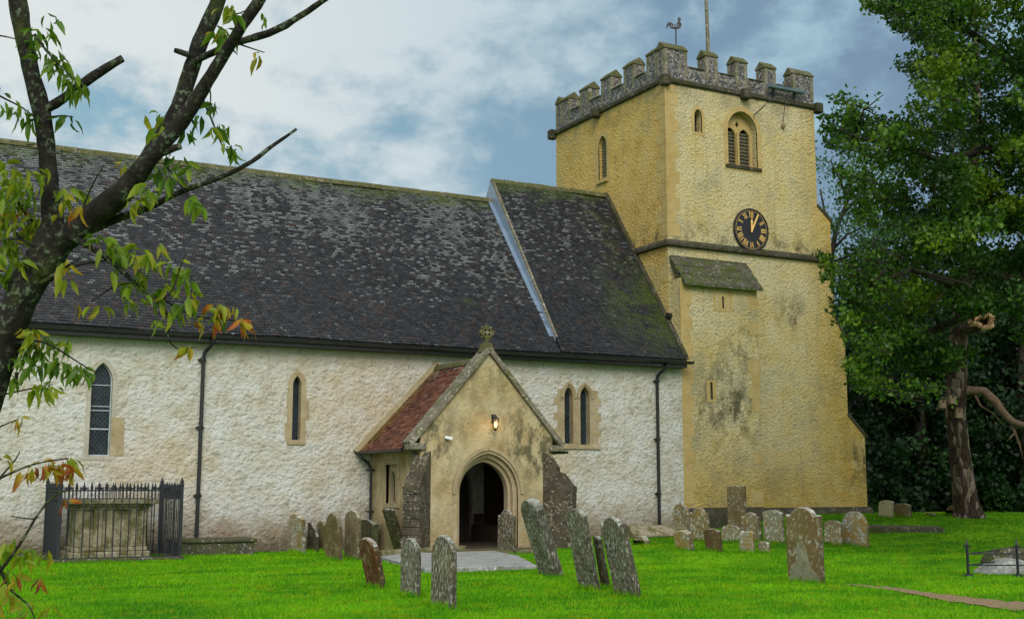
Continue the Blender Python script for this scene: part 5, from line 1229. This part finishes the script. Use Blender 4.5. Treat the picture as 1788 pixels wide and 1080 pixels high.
limb('trunk', [(-235, 1560, 56), (-190, 1200, 46), (-120, 950, 40), (-62, 800, 37), (-12, 647, 31), (16, 570, 30), (38, 515, 29), (62, 475, 29), (80, 440, 29), (92, 405, 24), (96, 385, 16)], 20, .12, 1)
limb('bough', [(84, 450, 24), (94, 400, 19), (88, 340, 16), (83, 270, 15), (76, 215, 15), (70, 180, 16), (55, 130, 14.5), (42, 70, 14), (32, 10, 16.5), (22, -60, 15)], 16, .12, 2)
limb('bough', [(70, 480, 24), (100, 430, 22, 5.0), (145, 392, 22, 4.98), (195, 352, 22, 4.95), (230, 320, 18.5, 4.92), (262, 275, 15.5, 4.9), (296, 238, 14, 4.9), (336, 188, 13, 4.9), (362, 141, 11.5, 4.88), (393, 94, 10.5, 4.85), (423, 44, 10, 4.8), (455, -2, 10.5, 4.8), (480, -50, 9, 4.8)], 16, .14, 3)
limb('bough', [(244, 300, 12, 5.1), (262, 262, 13, 5.12), (290, 228, 12.5, 5.15), (312, 188, 14, 5.18), (332, 130, 14, 5.2), (348, 74, 14, 5.2), (379, 12, 13.5, 5.2), (392, -40, 12, 5.2)], 14, .16, 4)
limb('branch', [(70, 195, 9), (96, 184, 8.5), (125, 160, 8), (150, 143, 8.5), (185, 118, 8), (214, 102, 6.5)], 10, .2, 5)
limb('branch', [(338, 110, 6, 5.15), (362, 96, 6.5, 5.1), (392, 82, 6, 5.05), (430, 68, 6.5, 5), (470, 60, 6.5, 5), (500, 44, 6, 5), (537, 20, 5.5, 5), (575, -5, 5, 5), (610, -40, 5, 5)], 9, .3, 6)
limb('branch', [(330, 96, 6, 5.15), (315, 91, 5, 5.15), (305, 88, 4.5, 5.15)], 8, .2, 7)
limb('branch', [(285, 268, 6, 4.9), (300, 259, 6.5, 4.9), (316, 255, 5.5, 4.9)], 8, .2, 8)
limb('branch', [(110, 425, 11), (135, 412, 9.5), (188, 387, 8), (235, 371, 6.5), (278, 356, 5.5), (302, 338, 5), (352, 322, 4.5), (403, 303, 4.5), (453, 275, 4), (468, 258, 3.8), (490, 246, 3), (518, 225, 2.4)], 8, .25, 9)
twigs = [[(120, 412, 6), (161, 432, 4.5), (201, 461, 4), (235, 494, 3.6), (268, 514, 3.2), (285, 538, 3), (302, 561, 2.2), (292, 580, 1.6), (292, 592, 1.4), (307, 613, 1.2), (322, 608, 1), (340, 606, .8)],
         [(268, 514, 2.2), (290, 524, 2), (312, 540, 1.8), (336, 553, 1.6), (379, 556, 1.3), (419, 560, .9)], [(285, 522, 1.6), (304, 511, 1.4), (309, 480, 1.2), (319, 457, .9), (325, 440, .7)],
         [(70, 495, 4), (91, 484, 3.6), (114, 467, 3), (151, 457, 2.4), (188, 455, 1.6)], [(235, 494, 1.5), (201, 494, 1.4), (178, 514, 1.2), (160, 526, .9)], [(114, 467, 2), (140, 450, 1.5), (160, 440, 1)],
         [(25, 600, 2.4), (60, 590, 1.8), (90, 600, 1.5), (120, 622, 1.3), (152, 642, 1)], [(8, 688, 1.6), (40, 681, 1.3), (75, 674, 1), (92, 670, .8)], [(-40, 850, 3), (0, 835, 2.2), (40, 815, 1.8), (85, 803, 1.4), (120, 800, 1)], [(0, 833, 1.6), (30, 800, 1.2), (35, 788, .8)],
         [(-30, 758, 1.6), (5, 742, 1.3), (32, 731, .9)], [(-60, 1060, 3.5), (0, 998, 2.8), (25, 965, 2.4), (45, 935, 2.2), (60, 905, 2), (78, 880, 1.7), (105, 852, 1.2), (130, 856, .8)], [(-10, 960, 2.4), (12, 1030, 2), (40, 1045, 1.6), (58, 1060, 1.2), (62, 1090, 1)],
         [(60, 905, 1.4), (38, 905, 1.1), (20, 900, .8)], [(360, 132, 1.4), (372, 170, 1.2), (366, 185, 1)], [(355, 175, 2), (368, 205, 1.6), (380, 235, 1.3), (392, 265, 1.1)], [(420, 78, 1.4), (440, 85, 1.1), (462, 92, .8)],
         [(60, 60, 2), (80, 90, 1.6), (100, 110, 1.3), (130, 140, 1.1)], [(0, 155, 2), (-20, 150, 2)], [(-30, 150, 2), (10, 175, 1.5), (40, 185, 1.2), (60, 205, .9)], [(-30, 60, 1.6), (8, 62, 1.3), (26, 68, .9)],
         [(395, 20, 1.5), (410, 30, 1.2), (430, 18, .9)], [(380, 45, 1.5), (395, 60, 1.2), (385, 72, .9)], [(140, 380, 2), (150, 345, 1.6), (168, 310, 1.3), (182, 287, 1)], [(40, 420, 3), (20, 400, 2.2), (-5, 375, 1.6), (-20, 350, 1)], [(70, 400, 2.5), (40, 370, 2), (20, 330, 1.5), (5, 300, 1)], [(60, 430, 2.2), (30, 410, 1.8), (0, 420, 1.4)], [(285, 285, 1.5), (300, 300, 1.2), (330, 345, .9)],
         [(90, 205, 2), (110, 200, 1.4), (128, 205, .9)], [(60, 250, 1.4), (55, 255, 1.2), (46, 252, .8)], [(40, 490, 2), (0, 500, 1.8), (-20, 480, 1.2)], [(30, 530, 1.8), (0, 560, 1.4), (-10, 600, 1)]]
for i, L_ in enumerate(twigs): limb('twig', [(x, y, r_*1.15, 4.95+.12*math.sin(i*2.1)) for x, y, r_ in L_], 5, .15, 20+i)
# leaves: long pointed drooping blades in clusters (px, py, number, spread, colour low..high, depth)
clusters = [(8, 320, 10, 20, .35, .65), (25, 380, 12, 22, .35, .65), (60, 375, 8, 16, .3, .6), (15, 425, 9, 18, .35, .7), (70, 300, 6, 16, .35, .6), (40, 320, 8, 20, .3, .6), (0, 450, 7, 16, .3, .6), (5, 285, 6, 16, .3, .6), (75, 60, 9, 16, .0, .5), (95, 100, 16, 20, .05, .55), (120, 135, 10, 16, .1, .5), (60, 80, 6, 14, .0, .5), (85, 30, 4, 10, 0, .4), (150, 155, 5, 10, .1, .5), (20, 180, 8, 18, 0, .45), (50, 200, 7, 14, 0, .4), (120, 203, 5, 10, 0, .3),
            (405, 20, 7, 16, .2, .7), (395, 62, 7, 14, .2, .7), (380, 55, 5, 12, .3, .7), (452, 92, 3, 10, .6, .9), (460, 28, 2, 6, .3, .5), (372, 180, 4, 8, .0, .4), (385, 220, 8, 16, .1, .45), (400, 258, 7, 12, .05, .5), (368, 225, 2, 6, .4, .6), (345, 205, 4, 10, .1, .4), (325, 228, 4, 8, .1, .4),
            (275, 205, 5, 12, .3, .65), (282, 225, 5, 12, .3, .7), (268, 245, 4, 10, .4, .7), (305, 275, 5, 12, 0, .3), (300, 310, 8, 16, .1, .5), (325, 290, 6, 14, .2, .5), (260, 330, 8, 16, .3, .65), (240, 350, 6, 14, .45, .75), (340, 350, 4, 10, .25, .5), (275, 300, 5, 12, .1, .5), (215, 285, 3, 10, .6, .85), (350, 360, 4, 8, .3, .5),
            (20, 300, 9, 22, .3, .6), (30, 350, 12, 24, .3, .6), (10, 400, 12, 24, .3, .65), (50, 400, 9, 20, .35, .7), (55, 330, 7, 16, .3, .6), (110, 330, 5, 12, .4, .6), (140, 335, 6, 12, .4, .6), (110, 350, 4, 10, .5, .7), (135, 362, 3, 8, .7, .95), (20, 440, 8, 18, .3, .6), (10, 480, 6, 16, .2, .5), (30, 455, 5, 14, .3, .6), (115, 372, 3, 8, .6, .8), (40, 375, 4, 16, .7, .95), (5, 340, 6, 14, .2, .5),
            (175, 420, 8, 14, .3, .6), (195, 430, 7, 14, .1, .5), (215, 445, 7, 14, .1, .4), (245, 440, 8, 16, .3, .65), (262, 452, 7, 14, .3, .7), (275, 430, 4, 10, .4, .7), (250, 480, 6, 12, .3, .6), (225, 500, 6, 14, .3, .6), (200, 475, 2, 6, .5, .6), (135, 530, 2, 4, .6, .75), (172, 535, 5, 9, .5, .7), (265, 520, 6, 14, .2, .6), (235, 525, 5, 12, .35, .6), (310, 462, 7, 14, .3, .6), (325, 475, 6, 12, .3, .55), (320, 490, 4, 10, .3, .5), (335, 515, 6, 12, .4, .8), (320, 530, 5, 10, 0, .5), (275, 560, 4, 9, .4, .6), (375, 535, 7, 14, .5, .9), (385, 555, 6, 12, .1, .9), (420, 560, 6, 10, .7, .95), (400, 540, 5, 12, .5, .8), (352, 560, 3, 8, .5, .9), (330, 604, 4, 6, .6, .8), (120, 455, 4, 8, .5, .75), (122, 485, 2, 6, .5, .6), (287, 500, 5, 10, .3, .6), (303, 548, 4, 10, .3, .6),
            (50, 600, 12, 18, .1, .5), (80, 600, 12, 18, .1, .5), (65, 630, 10, 16, .0, .35), (35, 625, 10, 16, 0, .4), (110, 600, 6, 12, .3, .6), (100, 630, 8, 14, 0, .4), (130, 640, 10, 13, .0, .4), (150, 650, 6, 10, .1, .5), (50, 575, 6, 12, .5, .8), (55, 585, 4, 10, .4, .7), (25, 660, 5, 10, .1, .4), (85, 672, 6, 10, .3, .6), (60, 680, 4, 8, .4, .65), (90, 682, 3, 6, .5, .65), (35, 731, 3, 5, .6, .8),
            (70, 810, 6, 12, .6, .98), (95, 812, 8, 12, .75, 1), (118, 818, 7, 11, .7, 1), (50, 822, 4, 8, .7, .9), (125, 800, 3, 6, .4, .6), (5, 800, 2, 6, .5, .7), (20, 950, 6, 14, .3, .7), (45, 965, 6, 13, .3, .65), (75, 965, 4, 10, .4, .7), (5, 1000, 5, 12, .1, .5), (20, 1010, 7, 13, .5, .95), (70, 1010, 4, 6, .7, 1), (45, 1060, 4, 9, .4, .8), (85, 1060, 2, 6, .5, .7), (10, 1040, 4, 12, .4, .8), (125, 870, 2, 5, .8, .95)]
rg = np.random.default_rng(55); V, Fc, A = [], [], []; b = 0
for (x, y, n, spd, lo, hi) in clusters:
    dep = 4.95+rg.normal()*.06; c0 = K(x, y, dep)
    for k in range(int(n*1.7)):
        a = rg.uniform(0, 6.28); rr = spd*s5*math.sqrt(rg.random())*1.05
        base_ = c0+_r*(rr*math.cos(a))+Vector((0, 0, rr*math.sin(a)*.7))+_fw*rg.normal()*.035
        L_ = rg.uniform(15, 35)*s5; W_ = L_*rg.uniform(.30, .40)
        d = Vector((rg.normal()*.55, rg.normal()*.55, -1.0+rg.normal()*.35)).normalized()
        if rg.random() < .25: d = Vector((rg.normal(), rg.normal(), -.25+rg.normal()*.2)).normalized()
        q = Vector(rg.normal(size=3).tolist()); a_ = (q-d*q.dot(d)).normalized(); nn = d.cross(a_); cu = rg.uniform(.05, .22)*L_; fo = rg.uniform(.1, .4)*W_
        mid = [base_+d*L_*t_+nn*(cu*math.sin(t_*2.6)) + Vector((0, 0, -.25*L_*t_*t_)) for t_ in (0, .3, .65, 1)]
        sd2 = [mid[1]+a_*W_*.5+nn*fo, mid[2]+a_*W_*.42+nn*fo, mid[1]-a_*W_*.5+nn*fo, mid[2]-a_*W_*.42+nn*fo]
        V += [tuple(v) for v in mid+sd2]; m0, m1, m2, m3, l1, l2, r1, r2 = range(b, b+8)
        Fc += [(m0, l1, m1), (m0, m1, r1), (l1, l2, m2), (l1, m2, m1), (m1, m2, r2), (m1, r2, r1), (l2, m3, m2), (m2, m3, r2)]
        v_ = rg.uniform(lo, hi)
        A += [v_, v_, v_+.06, v_+.12, v_+.05, v_+.1, v_+.05, v_+.1]; b += 8
attr_mesh('crown', V, Fc, np.clip(A, 0, 1), Lf['cherry'], CT2, smooth=True)

# ================================================================== grass
rg = np.random.default_rng(9); N_ = 300000
dd = 12.0+28*rg.random(N_)**1.25; aa = rg.uniform(-.46, .46, N_); lat = dd*np.tan(aa)
X = dd*math.sin(YAW)+lat*math.cos(YAW); Y = dd*math.cos(YAW)-lat*math.sin(YAW)
ta = [gxy(*q) for q in top]; tb = [gxy(*q) for q in bot]; poly = ta+tb[::-1]
def inpoly(X, Y, poly):
    r_ = np.zeros(len(X), bool); j = len(poly)-1
    for i in range(len(poly)):
        (xi, yi), (xj, yj) = poly[i], poly[j]; m_ = ((yi > Y) != (yj > Y)) & (X < (xj-xi)*(Y-yi)/(yj-yi+1e-9)+xi); r_ ^= m_; j = i
    return r_
keep = ~inpoly(X, Y, poly) & ~((Y > 29.9) & (X < 29.8)) & ~((Y > 25.9) & (X > 11.8) & (X < 15.7)); X, Y, dd = X[keep], Y[keep], dd[keep]; n = len(X)
Z = gz_(X, Y); hgt = rg.uniform(.022, .052, n)*(1+.5*(np.sin(X*1.7)*np.sin(Y*2.1) > .6)); an = rg.uniform(0, 6.28, n); wd = .0035*dd/12*1.3
c = np.stack([X, Y, Z], 1); side = np.stack([np.cos(an), np.sin(an), np.zeros(n)], 1)*wd[:, None]; 
# longer uncut blades round the foot of every stone
ft = [o for o in bpy.data.objects if o.name.startswith('gravestone')]
if ft:
    fx = []; 
    for o in ft:
        Wd = o.dimensions[1]; k = 520; u = rg.uniform(-.5, .5, k)*(Wd+.08); v_ = rg.normal(size=k)*.045+np.sign(rg.normal(size=k))*.06
        ca, sa = math.cos(o.rotation_euler.z), math.sin(o.rotation_euler.z); fx.append(np.stack([o.location.x+v_*ca-u*sa, o.location.y+v_*sa+u*ca], 1))
    fx = np.concatenate(fx); k = len(fx); X = np.concatenate([X, fx[:, 0]]); Y = np.concatenate([Y, fx[:, 1]]); Z = gz_(X, Y); n = len(X)
    hgt = np.concatenate([hgt, rg.uniform(.04, .13, k)]); an = rg.uniform(0, 6.28, n); wd = np.concatenate([wd, np.full(k, .006)])
c = np.stack([X, Y, Z], 1); side = np.stack([np.cos(an), np.sin(an), np.zeros(n)], 1)*wd[:, None]
tip = np.stack([rg.normal(size=n)*.018, rg.normal(size=n)*.018, hgt], 1)
V = np.stack([c-side, c+side, c+tip], 1).reshape(-1, 3); bv = rg.random(n)
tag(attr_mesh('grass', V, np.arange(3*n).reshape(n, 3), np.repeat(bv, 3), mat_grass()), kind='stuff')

# fallen leaves scattered on the lawn
rg = np.random.default_rng(12); n = 900; dd = rg.uniform(12.5, 27, n); aa = rg.uniform(-.43, .43, n); lat = dd*np.tan(aa)
X = dd*math.sin(YAW)+lat*math.cos(YAW); Y = dd*math.cos(YAW)-lat*math.sin(YAW); keep = Y < 28; X, Y = X[keep], Y[keep]
c = np.stack([X, Y, gz_(X, Y)+.035], 1); V, Fq, A = leaf_quads(c, .05, rg); 
V = V.reshape(-1, 4, 3); V[:, :, 2] = c[:, None, 2]+(V[:, :, 2]-c[:, None, 2])*.35; V = V.reshape(-1, 3)
tag(attr_mesh('fallen_leaves', V, Fq, np.clip(A*.5+.55, 0, 1), Lf['cherry']), kind='stuff')
